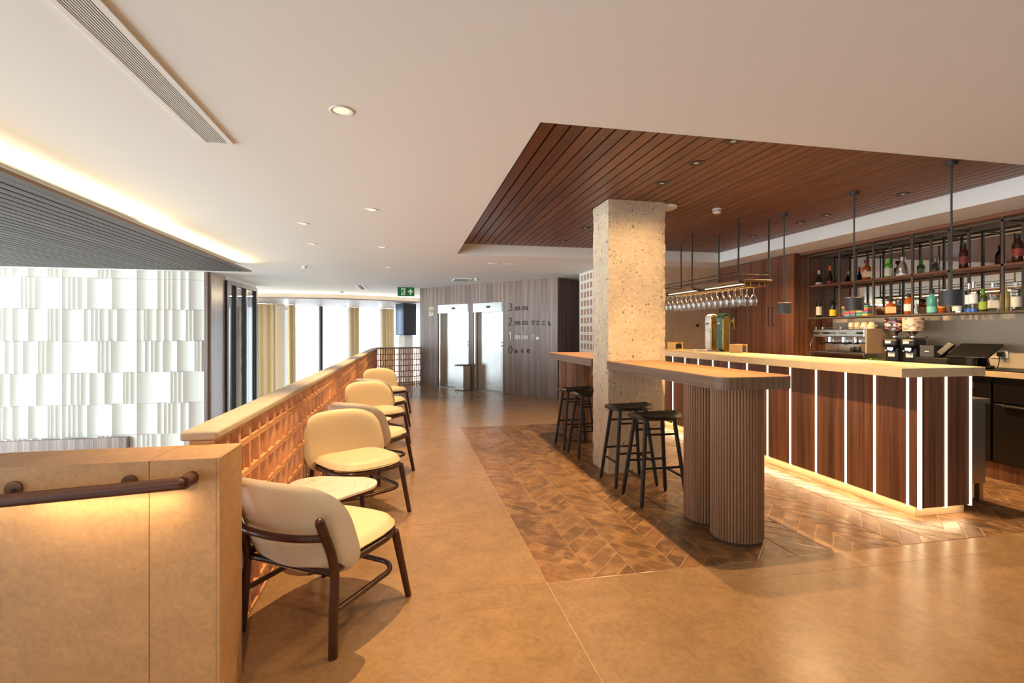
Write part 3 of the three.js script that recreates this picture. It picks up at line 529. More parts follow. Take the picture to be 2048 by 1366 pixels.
  ic(1032, 706.5, ink, [['c', -0.022, 0.085, 0.012], ['b', -0.022, 0.045, 0.026, 0.06], ['b', -0.022, 0.008, 0.014, 0.03], ['c', 0.024, 0.07, 0.011], ['b', 0.024, 0.04, 0.03, 0.045], ['b', 0.024, 0.008, 0.02, 0.025]]);
  ic(1044.5, 706.5, ink, [['b', 0, 0.095, 0.07, 0.014], ['b', 0, 0.068, 0.07, 0.014], ['b', 0, 0.04, 0.06, 0.02], ['c', -0.02, 0.012, 0.012], ['c', 0.02, 0.012, 0.012]]);
  ic(1056.5, 706.5, ink, [['r', 0, 0.05, 0.036, 0.007], ['b', -0.008, 0.045, 0.008, 0.045], ['r', 0.004, 0.06, 0.01, 0.004]]);
  // no smoking plate
  const ns = thing('no_smoking_sign', 'small cream no smoking plate on the timber wall left of the lifts', 'sign', [LA[0], 0, LA[1]], LTURN), sx = (sAt(857.5) + sAt(868)) / 2, sy = yAt(862, 623);
  obj('plate', rbox(0.17, 0.225, 0.006, 0.002, sx, sy, 0.004), std({ color: srgb(226, 222, 186), roughness: 0.5 }), ns);
  obj('ring', new THREE.TorusGeometry(0.058, 0.008, 6, 28).toNonIndexed().translate(sx, sy + 0.012, 0.008), std({ color: srgb(150, 120, 70), roughness: 0.5 }), ns);
  obj('bar', (() => { const g = box(0.11, 0.013, 0.006); g.rotateZ(-0.8); return g.translate(sx, sy + 0.012, 0.009); })(), std({ color: srgb(150, 120, 70), roughness: 0.5 }), ns);
  obj('cigarette', box(0.07, 0.011, 0.004, sx, sy + 0.004, 0.009), M.blackPlastic, ns);
  // steel waste bin in front of the post between the doors
  const bp = onY(937, 779, 0), bs = sAt(934), bin = thing('waste_bin', 'square steel waste bin standing between the two lift doors', 'bin', [LA[0] + LD[0] * bs - LD[1] * 0.15, 0, LA[1] + LD[1] * bs + LD[0] * 0.15], LTURN);
  obj('body', rbox(0.30, 0.58, 0.26, 0.006, 0, 0.30, 0), M.steel, bin);
  obj('plinth', box(0.28, 0.015, 0.24, 0, 0.0075, 0), M.blackPlastic, bin);
  obj('lid', rbox(0.30, 0.02, 0.26, 0.005, 0, 0.602, 0), M.bronze, bin);
  obj('opening', box(0.14, 0.004, 0.1, 0, 0.6135, 0), M.blackPlastic, bin);
}
// ---------------------------------------------------------------- concrete pillar
{
  const p = struct('pillar', 'rough pitted concrete pillar standing through the high table', 'pillar');
  const g = new THREE.BoxGeometry(0.62, RH, 0.42, 14, 60, 10); { const q = g.attributes.position; for (let i = 0; i < q.count; i++) { const x = q.getX(i), y = q.getY(i), z = q.getZ(i), ex = Math.abs(Math.abs(x) - 0.31) < 1e-4, ez = Math.abs(Math.abs(z) - 0.21) < 1e-4; if (ex && ez) { const n = hash(Math.round(y * 41), Math.round(x * 9 + z * 5), 7) * 0.009; q.setX(i, x - Math.sign(x) * n); q.setZ(i, z - Math.sign(z) * n); } } }
  g.translate(2.245, RH / 2, -4.855); const gg = g.toNonIndexed(); gg.computeVertexNormals(); obj('shaft', uvm(gg, 'y'), M.concrete, p);
}
// ---------------------------------------------------------------- high table on fluted columns
{
  const X0 = 1.92, X1 = 2.475, Z0 = -6.80, Z1 = -2.80, T = 1.115, r = 0.10;
  const t = thing('high_table', 'long oak high table with rounded ends on fluted columns, wrapped round the pillar', 'table', [0, 0, 0]);
  // two tops, before and beyond the pillar, notched round it and joined at its sides
  const arc = (cx, cz, a0, a1) => { const o = []; for (let i = 0; i <= 8; i++) { const a = (a0 + (a1 - a0) * i / 8) * Math.PI / 180; o.push([cx + r * Math.cos(a), cz + r * Math.sin(a)]); } return o; };
  const near = [...arc(X1 - r, Z1 - r, 0, 90), ...arc(X0 + r, Z1 - r, 90, 180), [X0, -4.642], [X1, -4.642]], far = [[X1, -5.068], [X0, -5.068], ...arc(X0 + r, Z0 + r, 180, 270), ...arc(X1 - r, Z0 + r, 270, 360)];
  for (const o of [near, far]) { obj('top_board', uvm(flat(o, T - 0.006, T, 0.001), 'z'), M.oakTop, t); obj('edge_band', uvm(flat(o, T - 0.082, T - 0.006), 'z'), M.oakEdge, t); }
  for (const z of [-3.04, -3.38, -6.22, -6.56]) {
    const c = new THREE.Group(); c.name = 'fluted_column'; t.add(c); c.position.set(2.2, 0, z);
    const n = 52, R = 0.17, pts = []; // half-round reeds round a core
    for (let i = 0; i < n; i++) for (let j = 0; j < 5; j++) { const a = (i + j / 5) / n * Math.PI * 2, q = R - 0.009 + 0.009 * Math.sin(j / 5 * Math.PI) ** 0.6; pts.push([q * Math.cos(a), q * Math.sin(a)]); }
    obj('reeding', uvm(flat(pts, 0.02, T - 0.083), 'y'), M.flute, c);
    obj('foot_ring', cyl(0.158, 0.158, 0.02, 0, 0, 0, 40), M.fluteDark, c);
  }
}
// ---------------------------------------------------------------- bar stools
{
  const s = thing('bar_stool', '', 'stool', [0, 0, 0], 0, 'black saddle seat bar stools at the high table');
  // seat: saddle, long axis in x, hollow in the middle, rising pommel towards the table
  const nx = 28, nz = 22, pos = [], idx = []; const W = 0.215, Dp = 0.172;
  for (let k = 0; k < 2; k++) for (let i = 0; i <= nx; i++) for (let j = 0; j <= nz; j++) {
    const a = i / nx * 2 - 1, b = j / nz * 2 - 1, [qa, qb] = sq(a, b, 2.6), x = W * qa, z = Dp * qb, e = Math.min(1, Math.max(Math.abs(a), Math.abs(b)));
    const dip = -0.020 * (1 - Math.min(1, ((x + 0.03) / 0.14) ** 2)) * (1 - (z / 0.2) ** 2) + 0.018 * ss(0.08, 0.2, x) * (1 - (z / 0.11) ** 2) - 0.012 * ss(0.86, 1, e);
    pos.push(x, k ? -0.042 + 0.012 * ss(0.8, 1, e) : dip, z);
  }
  const st = (nx + 1) * (nz + 1); for (let k = 0; k < 2; k++) for (let i = 0; i < nx; i++) for (let j = 0; j < nz; j++) { const a = k * st + i * (nz + 1) + j, b = a + nz + 1; k ? idx.push(a, b, a + 1, b, b + 1, a + 1) : idx.push(a, a + 1, b, b, a + 1, b + 1); }
  const rim = []; for (let i = 0; i <= nx; i++) rim.push(i * (nz + 1)); for (let j = 1; j <= nz; j++) rim.push(nx * (nz + 1) + j); for (let i = nx - 1; i >= 0; i--) rim.push(i * (nz + 1) + nz); for (let j = nz - 1; j > 0; j--) rim.push(j);
  for (let i = 0; i < rim.length; i++) { const a = rim[i], b = rim[(i + 1) % rim.length]; idx.push(a, b, a + st, b, b + st, a + st); }
  const g = new THREE.BufferGeometry(); g.setAttribute('position', new THREE.Float32BufferAttribute(pos, 3)); g.setIndex(idx); g.computeVertexNormals();
  obj('seat', uvm(toCreasedNormals(g.translate(0, 0.722, 0), 0.9), 'x'), M.blackWood, s);
  const top = (sx, sz) => [sx * 0.125, 0.69, sz * 0.10], bot = (sx, sz) => [sx * 0.20, 0, sz * 0.178], at = (sx, sz, y) => { const a = bot(sx, sz), b = top(sx, sz), t = y / 0.69; return [a[0] + (b[0] - a[0]) * t, y, a[2] + (b[2] - a[2]) * t]; };
  for (const sx of [-1, 1]) for (const sz of [-1, 1]) obj('leg', [bar(at(sx, sz, 0.03), top(sx, sz), 0.0165, 0.017), bar(bot(sx, sz), at(sx, sz, 0.03), 0.010, 0.0165)], M.blackWood, s);
  for (const sz of [-1, 1]) { obj('side_stretcher', bar(at(-1, sz, 0.30), at(1, sz, 0.30), 0.010), M.blackWood, s); obj('upper_stretcher', bar(at(-1, sz, 0.565), at(1, sz, 0.565), 0.009), M.blackWood, s); }
  obj('foot_rest', bar(at(-1, -1, 0.22), at(-1, 1, 0.22), 0.010), M.blackWood, s); obj('foot_rest', bar(at(1, -1, 0.22), at(1, 1, 0.22), 0.010), M.blackWood, s);
  const spots = [[2.022, -3.868, 'black saddle seat bar stool right beside the fluted columns of the high table'], [2.022, -4.372, 'black saddle seat bar stool right in front of the pitted pillar face'], [2.03, -5.40, 'black saddle seat bar stool just beyond the concrete pillar'], [2.01, -5.845, 'black saddle seat bar stool beside the far fluted column']];
  spots.forEach(([x, z, label], i) => { let o = s; if (i) { o = s.clone(); o.name = numbered('bar_stool'); scene.add(o); } o.position.set(x, 0, z); o.userData = { ...s.userData, label }; });
}
// ---------------------------------------------------------------- lounge chairs
// square to superellipse
function sq(a, b, n) { const r = Math.max(Math.abs(a), Math.abs(b)); if (r < 1e-6) return [0, 0]; const k = (Math.abs(a / r) ** n + Math.abs(b / r) ** n) ** (-1 / n); return [a * k, b * k]; }
function makeChair() {
  const c = thing('lounge_chair', '', 'chair', [0, 0, 0], 0, 'lounge chairs along the lattice parapet');
  const bl = (sx) => [sx * 0.268, 0, -0.27], fl = (sx) => [sx * 0.268, 0, 0.27];
  for (const sx of [-1, 1]) {
    obj('back_leg', uvm(tube([[sx * 0.268, 0.0, -0.272], [sx * 0.262, 0.2, -0.258], [sx * 0.258, 0.36, -0.25], [sx * 0.258, 0.44, -0.268], [sx * 0.26, 0.54, -0.312], [sx * 0.262, 0.605, -0.342]], 0.0205, 28, 12), 'y'), M.frameWood, c);
    const cap = new THREE.SphereGeometry(0.0205, 12, 8).toNonIndexed().translate(sx * 0.262, 0.605, -0.342); obj('leg_tip', cap, M.frameWood, c);
    obj('front_leg', uvm(merge([bar([sx * 0.282, 0.0, 0.285], [sx * 0.252, 0.37, 0.205], 0.0165, 0.0205, 14)]), 'y'), M.frameWood, c);
  }
  // ring under the seat and the low hoop
  obj('seat_ring', uvm(tube([[-0.25, 0.365, -0.25], [-0.262, 0.367, 0.0], [-0.26, 0.37, 0.14], [-0.20, 0.372, 0.245], [-0.07, 0.373, 0.272], [0.07, 0.373, 0.272], [0.20, 0.372, 0.245], [0.26, 0.37, 0.14], [0.262, 0.367, 0.0], [0.25, 0.365, -0.25]], 0.0185, 64, 10), 'z'), M.frameWood, c);
  obj('back_rail', uvm(tube([[-0.25, 0.345, -0.245], [0, 0.345, -0.245], [0.25, 0.345, -0.245]], 0.015, 12, 8), 'x'), M.frameWood, c);
  obj('hoop_stretcher', uvm(tube([[-0.263, 0.19, -0.262], [-0.262, 0.19, 0.05], [-0.256, 0.19, 0.15], [-0.20, 0.19, 0.215], [-0.1, 0.19, 0.232], [0.1, 0.19, 0.232], [0.20, 0.19, 0.215], [0.256, 0.19, 0.15], [0.262, 0.19, 0.05], [0.263, 0.19, -0.262]], 0.0135, 64, 8), 'z'), M.frameWood, c);
  obj('back_cross_rail', uvm(tube([[-0.262, 0.525, -0.305], [-0.16, 0.525, -0.352], [0, 0.525, -0.372], [0.16, 0.525, -0.352], [0.262, 0.525, -0.305]], 0.0165, 32, 10), 'x'), M.frameWood, c);
  // upholstered back: a curved pillow; front and rear leather are separate covers
  const W = 0.338, H0 = 0.305, H1 = 0.755, n = 26, m = 22;
  const back = (side) => {
    const pos = [], idx = [];
    for (let i = 0; i <= n; i++) for (let j = 0; j <= m; j++) {
      let a = i / n * 2 - 1, b = j / m * 2 - 1;                           // squircle outline
      const [sa, sb] = sq(a, b, 3.4), x = W * sa * (1 - 0.03 * b), yy = sb;
      const y = (H0 + H1) / 2 + (H1 - H0) / 2 * yy, e = Math.max(Math.abs(a), Math.abs(b)), thick = 0.036 * Math.sqrt(Math.max(0, 1 - e ** 6));
      const lean = -0.235 - (y - 0.36) * 0.33, curve = 0.085 * (x / W) ** 2;
      pos.push(x, y, lean + curve + side * thick);
    }
    for (let i = 0; i < n; i++) for (let j = 0; j < m; j++) { const a = i * (m + 1) + j, b = a + m + 1; side > 0 ? idx.push(a, b, a + 1, b, b + 1, a + 1) : idx.push(a, a + 1, b, b, a + 1, b + 1); }
    const g = new THREE.BufferGeometry(); g.setAttribute('position', new THREE.Float32BufferAttribute(pos, 3)); g.setIndex(idx); g.computeVertexNormals(); return uvm2(g);
  };
  function uvm2(g) { const nrm = g.attributes.normal.clone(); const p = g.attributes.position, uv = new Float32Array(p.count * 2); for (let i = 0; i < p.count; i++) { uv[2 * i] = p.getX(i); uv[2 * i + 1] = p.getY(i) + p.getZ(i); } g.setAttribute('uv', new THREE.BufferAttribute(uv, 2)); g.setAttribute('normal', nrm); return g; }
  const bk = obj('backrest', back(1), M.leather, c); obj('back_cover', back(-1), M.leatherBack, bk);
  const st = []; for (let i = 0; i < 15; i++) { const t = i / 14, a = (0.15 + t * 1.0), x = 0.27 + 0.036 * Math.sin(a), y = 0.66 - 0.0 + 0.075 * Math.cos(a) - 0.02; st.push(box(0.012, 0.002, 0.003, x, y, -0.235 - (y - 0.36) * 0.33 + 0.085 * (x / W) ** 2 - 0.002)); } obj('stitching', st, M.whitePlastic, bk, { kind: 'stuff' });
  // seat cushion
  const sp = [], si = [], N = 28, K = 26, SW = 0.285, SD = 0.285;
  for (let k = 0; k < 2; k++) for (let i = 0; i <= N; i++) for (let j = 0; j <= K; j++) {
    const a = i / N * 2 - 1, b = j / K * 2 - 1, [qa, qb] = sq(a, b, b > 0 ? 2.9 : 3.6), x = SW * qa, z = SD * qb + 0.015, e = Math.max(Math.abs(a), Math.abs(b));
    const prof = Math.sqrt(Math.max(0, 1 - e ** 7)); sp.push(x, k ? 0.408 - 0.020 * prof : 0.408 + 0.046 * prof - 0.012 * (1 - (x / SW) ** 2) + 0.012 * ss(0.0, 1, b) * (1 - e ** 6), z);
  }
  const ns = (N + 1) * (K + 1); for (let k = 0; k < 2; k++) for (let i = 0; i < N; i++) for (let j = 0; j < K; j++) { const a = k * ns + i * (K + 1) + j, b = a + K + 1; k ? si.push(a, b, a + 1, b, b + 1, a + 1) : si.push(a, a + 1, b, b, a + 1, b + 1); }
  const sg = new THREE.BufferGeometry(); sg.setAttribute('position', new THREE.Float32BufferAttribute(sp, 3)); sg.setIndex(si); sg.computeVertexNormals(); obj('seat', uvm2(sg), M.leather, c);
  return c;
}
{
  const c0 = makeChair(), faceAway = Math.atan2(0.55, -0.83), faceNear = Math.atan2(0.55, 0.83);
  // the right front leg of each chair is known from the photo; its centre follows from the turn
  const legs = [[0.005, -2.72, faceAway, 'cream leather lounge chair turned to the lifts, standing next to the low porcelain wall'], [0.015, -3.99, faceNear, 'cream leather lounge chair facing the low porcelain wall across the first marble table'], [0.06, -5.163, faceAway, 'cream leather lounge chair turned to the second marble table, back to back with another chair'], [0.03, -6.44, faceNear, 'cream leather lounge chair in the middle of the row, facing the second marble table'], [0.036, -7.582, faceAway, 'cream leather lounge chair turned to the lifts, second from the lattice screen'], [0.05, -8.84, faceNear, 'cream leather lounge chair at the end of the row nearest the lattice screen']];
  legs.forEach(([x, z, turn, label], i) => {
    let o = c0; if (i) { o = c0.clone(); o.name = numbered('lounge_chair'); scene.add(o); }
    const away = turn === faceAway, lx = away ? -0.282 : 0.282, lz = 0.285;        // local place of the outer front leg
    const px = x - (lx * Math.cos(turn) + lz * Math.sin(turn)), pz = z - (-lx * Math.sin(turn) + lz * Math.cos(turn));
    o.position.set(px, 0, pz); o.rotation.set(0, turn, 0); o.userData = { label, category: 'chair', group: 'lounge chairs along the lattice parapet' };
  });
  const tb = thing('side_table', '', 'table', [0, 0, 0], 0, 'marble side tables between the lounge chairs');
  const tri = []; for (let i = 0; i < 48; i++) { const a = i / 48 * Math.PI * 2, r = 0.265 + 0.035 * Math.cos(3 * a); tri.push([r * Math.cos(a), r * Math.sin(a)]); }
  obj('top', (() => { const g = uvm(flat(tri, 0.415, 0.432, 0.003), 'x'); return g; })(), M.marble, tb);
  obj('under_top', uvm(flat(tri.map((p) => [p[0] * 0.94, p[1] * 0.94]), 0.395, 0.415), 'x'), M.frameWood, tb);
  for (let k = 0; k < 3; k++) { const a = k * Math.PI * 2 / 3; obj('leg', bar([0.235 * Math.cos(a), 0, 0.235 * Math.sin(a)], [0.20 * Math.cos(a), 0.4, 0.20 * Math.sin(a)], 0.013, 0.018), M.frameWood, tb); }
  [[-0.485, -3.30, 'marble topped side table between the first two lounge chairs'], [-0.47, -5.75, 'marble topped side table in the middle of the chair row']].forEach(([x, z, label], i) => { let o = tb; if (i) { o = tb.clone(); o.name = numbered('side_table'); scene.add(o); } o.position.set(x, 0, z); o.rotation.y = 0.25; o.userData = { ...tb.userData, label }; });
}
// ---------------------------------------------------------------- bar counter with light strips
{
  const X0 = 3.72, X1 = 4.20, Z1 = -3.02, Z0 = -7.4, YB = 0.09, YT = 1.068;
  const b = thing('bar_counter', 'walnut panelled bar counter with glowing vertical light strips and a pale stone top', 'bar counter');
  obj('carcass', span(X0 + 0.03, X1, YB + 0.01, YT, Z0, Z1 - 0.03), M.walnut, b);
  obj('plinth', [span(3.775, 4.24, 0, YB + 0.01, Z0, -3.105)], M.plinth, b);
  const fz = [-3.117, -3.392, -3.667, -3.989, -4.311, -4.632, -4.957, -5.28, -5.60, -5.92, -6.24, -6.56, -6.88, -7.2, -7.4];
  const strip = (g, at, look, w) => { const s = obj('light_strip', g, M.ledGlow, b); areaLight('bar_strip_light', WARM2, 40, 0.014, YT - YB - 0.02, at, look); return s; };
  obj('front_panel', rspan(X0, X0 + 0.03, YB, YT, fz[0] + 0.009, Z1 + 0.0, 0.002, 'y', 1), M.walnut, b);
  for (let i = 0; i + 1 < fz.length; i++) obj('front_panel', rspan(X0, X0 + 0.03, YB, YT, fz[i + 1] + 0.009, fz[i] - 0.009, 0.002, 'y', 1), M.walnut, b);
  fz.slice(0, 13).forEach((z) => strip(rspan(X0 - 0.006, X0 + 0.02, YB - 0.008, YT, z - 0.008, z + 0.008, 0.003, 'y', 1), [X0 - 0.008, (YB + YT) / 2, z], [X0 - 2, (YB + YT) / 2, z]));
  const ex = [3.956, 4.188];
  for (const [a, c] of [[X0 + 0.012, ex[0] - 0.009], [ex[0] + 0.009, ex[1] - 0.009]]) obj('end_panel', rspan(a, c, YB, YT, Z1 - 0.03, Z1, 0.002, 'y', 1), M.walnut, b);
  obj('end_panel', rspan(ex[1] + 0.009, 4.215, YB, YT, Z1 - 0.05, Z1 - 0.004, 0.002, 'y', 1), M.walnut, b);
  for (const x of [X0 + 0.002, ...ex]) strip(rspan(x - 0.008, x + 0.008, YB - 0.008, YT, Z1 - 0.02, Z1 + 0.006, 0.003, 'y', 1), [x, (YB + YT) / 2, Z1 + 0.008], [x, (YB + YT) / 2, Z1 + 2]);
  obj('counter_top', rspan(3.51, 4.285, YT, 1.135, Z0, -2.985, 0.003, 'z', 2), M.barTop, b);
  obj('plinth_light_strip', [span(X0 + 0.034, X0 + 0.046, YB + 0.002, YB + 0.009, Z0 + 0.05, Z1 - 0.06), span(X0 + 0.06, 4.18, YB + 0.002, YB + 0.009, Z1 - 0.055, Z1 - 0.043)], M.ledGlow, b);
  areaLight('plinth_light', WARM2, 260, 4.3, 0.02, [X0 + 0.022, YB - 0.002, -5.22], [X0 - 0.5, -1, -5.22]);
  areaLight('plinth_light', WARM2, 130, 0.45, 0.02, [3.97, YB - 0.002, Z1 - 0.045], [3.97, -1, Z1 + 0.45]);
}
// things on the counter
{
  const loop = (name, label, x, z, outer, text) => {
    const t = thing(name, label, 'beer tap', [x, 1.135, z]);
    const ring = (w, h, r, w2, h2, r2, d) => { const s = shape(rrect(w, h, r, 10)); const hole = new THREE.Path(); rrect(w2, h2, r2, 10).forEach((p, i) => (i ? hole.lineTo(...p) : hole.moveTo(...p))); s.holes.push(hole); const g = extr(s, d, 0.003); return g.translate(0, h / 2 + 0.012, -d / 2); };
    obj('tower', ring(0.125, 0.50, 0.062, 0.094, 0.469, 0.046, 0.11), outer, t);
    obj('lining', ring(0.0935, 0.4685, 0.0458, 0.082, 0.457, 0.04, 0.1195), M.brass, t);
    obj('base_plate', rbox(0.15, 0.012, 0.13, 0.004, 0, 0.006, 0), M.chrome, t);
    return t;
  };
  const wm = std({ map: tex(256, 256, (u, v) => mix([236, 236, 234], [170, 172, 176], ss(0.07, 0, Math.abs(fbm(u, v, 3, 3, 4, 700) - 0.5)) * 0.5), true, [0.4, 0.4]), roughness: 0.25 }), gm = std({ map: tex(256, 256, (u, v) => mix([34, 74, 64], [92, 140, 120], ss(0.4, 0.8, fbm(u, v, 4, 4, 5, 710))), true, [0.4, 0.4]), roughness: 0.22 });
  const a = loop('beer_tap', 'tall white marble beer tap loop with brass lining on the bar', 4.10, -6.20, wm), g = loop('beer_tap', 'tall green marble beer tap loop with brass lining on the bar', 4.10, -5.94, gm);
  for (const t of [a, g]) { obj('spout', (() => merge([bar([0.06, 0.40, 0], [0.16, 0.40, 0], 0.014), bar([0.15, 0.43, 0], [0.15, 0.385, 0], 0.017), bar([0.155, 0.39, 0], [0.165, 0.30, 0], 0.009, 0.006), bar([0.15, 0.43, 0], [0.15, 0.455, 0], 0.008)]))(), M.brass, t); obj('badge', box(0.003, 0.02, 0.05, -0.066, 0.38, 0), t === a ? M.metal : M.whitePlastic, t); }
  const nap = (label, x, z, turn) => { const t = thing('napkin_box', label, 'box', [x, 1.135, z], turn); obj('side', rbox(0.02, 0.11, 0.16, 0.003, -0.07, 0.055, 0), M.bamboo, t); obj('side', rbox(0.02, 0.11, 0.16, 0.003, 0.07, 0.055, 0), M.bamboo, t); obj('bottom', box(0.12, 0.012, 0.16, 0, 0.006, 0), M.bamboo, t); obj('divider', box(0.12, 0.09, 0.008, 0, 0.057, -0.02), M.bamboo, t); obj('napkins', box(0.1, 0.07, 0.11, 0, 0.047, 0.02), M.blackPlastic, t); return t; };
  nap('bamboo napkin box on the bar beyond the white tap', 3.98, -6.95, 0.2); nap('bamboo napkin box on the bar next to the green tap', 4.12, -5.66, 0.5);
  const tr = thing('bar_tray', 'small pale drip tray below the beer taps', 'tray', [4.08, 1.135, -6.45]); obj('dish', rbox(0.16, 0.02, 0.12, 0.005, 0, 0.01, 0), M.whiteMetal, tr); obj('grille', box(0.13, 0.004, 0.09, 0, 0.021, 0), M.metal, tr);
}
// ---------------------------------------------------------------- hanging glass rack and wine glasses
{
  const t = thing('glass_rack', 'black steel glass rack hung from the plank ceiling above the bar', 'rack');
  const zs = [-5.12, -6.08, -7.04], XA = 3.73, XB = 4.13, yb = 1.965;
  for (const z of zs) obj('hanger', tube([[XA, RH, z], [XA, 2.3, z], [XA, yb + 0.06, z], [XA + 0.006, yb + 0.02, z], [XA + 0.05, yb, z], [(XA + XB) / 2, yb, z], [XB - 0.05, yb, z], [XB - 0.006, yb + 0.02, z], [XB, yb + 0.06, z], [XB, 2.3, z], [XB, RH, z]], 0.010, 70, 8), M.metal, t);
  obj('tray', rspan(XA + 0.02, XB - 0.02, yb + 0.011, yb + 0.035, -7.2, -5.04, 0.003, 'z', 1), M.bronze, t);
  for (const x of [XA + 0.012, XB - 0.012]) for (const y of [yb + 0.085, yb + 0.13]) obj('side_rail', bar([x, y, -7.04], [x, y, -5.12], 0.005, 0.005, 8), M.metal, t);
  for (const z of [-5.12, -7.04]) obj('end_rail', bar([XA, yb + 0.10, z], [XB, yb + 0.10, z], 0.005, 0.005, 8), M.metal, t);
  obj('led_strip', span(3.92, 3.94, yb + 0.004, yb + 0.011, -7.1, -5.3), M.ledGlow, t); areaLight('glass_rack_light', WARM2, 70, 1.8, 0.02, [3.93, yb + 0.002, -6.2], [3.90, 0, -6.2]);
  const rx = [3.80, 3.875, 3.985, 4.06];
  for (const x of rx) obj('glass_runner', bar([x, yb - 0.035, -7.1], [x, yb - 0.035, -5.08], 0.004, 0.004, 8), M.brass, t);
  for (const x of rx) for (const z of [-5.1, -6.1, -7.05]) obj('runner_hook', bar([x, yb - 0.035, z], [x, yb + 0.012, z], 0.003, 0.003, 6), M.brass, t);
  const prof = [[0.0, 0.0], [0.034, 0.0], [0.034, -0.0015], [0.008, -0.006], [0.004, -0.015], [0.0036, -0.07], [0.006, -0.082], [0.022, -0.098], [0.036, -0.125], [0.0395, -0.155], [0.036, -0.19], [0.032, -0.222], [0.0308, -0.222], [0.0346, -0.19], [0.038, -0.155], [0.0345, -0.126], [0.020, -0.100], [0.0, -0.092]];
  const gg = lathe(prof, 20);
  const cols = [3.838, 4.022]; let first;
  for (let c = 0; c < 2; c++) for (let i = 0; i < 15; i++) {
    const g = first ? first.clone() : (first = obj('wine_glass', gg, M.wineGlass)); if (g !== first) { g.name = numbered('wine_glass'); scene.add(g); }
    g.position.set(cols[c], yb - 0.0295, -5.20 - i * 0.122 - c * 0.04); tag(g, c ? 'clear wine glass hanging upside down in the row of the rack nearer the back bar' : 'clear wine glass hanging upside down in the row of the rack nearer the pillar', 'glass', c ? 'wine glasses hanging in the inner row' : 'wine glasses hanging in the outer row');
  }
}
// ---------------------------------------------------------------- back bar: wall, tall cabinets, mirror, shelves, counter
structMesh('wall_end', 'plain beige panelled wall closing the far end of the bar', 'wall', span(3.43, 6.0, 0, 2.55, -8.3, -8.1), M.beigePanel);
{
  const v = thing('wall_button', 'small round brown button on the beige end wall of the bar', 'button', onZ(1395, 651, -8.095)); const g = cyl(0.022, 0.022, 0.012, 0, 0, 0, 20); g.rotateX(Math.PI / 2); obj('knob', g, M.bronze, v); const r = cyl(0.03, 0.03, 0.004, 0, 0, 0, 20); r.rotateX(Math.PI / 2); obj('rose', r.translate(0, 0, -0.004), M.bronze, v);
}
{
  const c = thing('tall_cabinet', 'tall walnut cabinets with slim black handles at the far end of the back bar', 'cabinet');
  const X = 5.5, z1 = -6.31, z0 = -8.09; obj('body', span(X + 0.022, 5.99, 0, 2.545, z0, z1), M.cabinet, c);
  const n = 4, w = (z1 - z0) / n; for (let i = 0; i < n; i++) { const a = z0 + i * w, d = obj('door', rspan(X, X + 0.02, 0.08, 2.53, a + 0.0015, a + w - 0.0015, 0.0015, 'y', 1), M.cabinet, c); const hz = i % 2 ? a + 0.045 : a + w - 0.045; obj('handle', merge([bar([X - 0.03, 1.50, hz], [X - 0.03, 1.78, hz], 0.006, 0.006, 8), bar([X - 0.03, 1.51, hz], [X, 1.51, hz], 0.005, 0.005, 8), bar([X - 0.03, 1.77, hz], [X, 1.77, hz], 0.005, 0.005, 8)]), M.blackPlastic, d); }
}
{
  const m = structMesh('wall_mirror', 'wide mirror behind the bottle shelves of the back bar', 'mirror', span(5.985, 5.999, 1.60, 2.50, -6.30, -1.2), M.mirror);
  structMesh('wall_splash', 'glossy beige splashback below the bottle shelves', 'wall', span(5.985, 5.999, 1.0, 1.598, -6.12, -1.2), M.splash);
  structMesh('trim_2', 'walnut fascia board along the ceiling above the bottle shelves', 'trim', rspan(5.60, 5.999, 2.512, 2.55, -6.305, -1.2, 0.002, 'z', 1), M.cabinet);
  structMesh('wall_splash', 'dark walnut strip of wall beside the tall cabinets', 'wall', span(5.98, 5.999, 0, 1.598, -6.308, -6.122), M.cabinet);
  const s = thing('bottle_shelf', 'bronze metal shelf frame of two tiers fixed in front of the mirror', 'shelf'), X0 = 5.62, X1 = 5.90;
  const zp = [-6.17, -5.643, -5.147, -4.66, -4.262, -3.775, -3.29, -2.8];
  zp.forEach((z, i) => { for (const x of [X0, X1 - 0.02]) obj('post', span(x, x + 0.022, 1.60, 2.512, z - 0.011, z + 0.011), M.shelfMetal, s); for (const y of [1.5835, 2.036, 2.47]) obj('cross_bar', span(X0 + 0.022, X1 - 0.02, y, y + 0.02, z - 0.009, z + 0.009), M.shelfMetal, s); });
  obj('lower_board', rspan(X0, X1, 1.583, 1.605, -6.19, -1.3, 0.002, 'z', 1), M.shelfMetal, s);
  obj('upper_board', rspan(X0, X1, 2.035, 2.06, -6.19, -1.3, 0.002, 'z', 1), M.cabinet, s);
  for (const x of [X0, X1 - 0.02]) obj('top_bar', span(x, x + 0.02, 2.47, 2.49, -6.19, -1.3), M.shelfMetal, s);
}
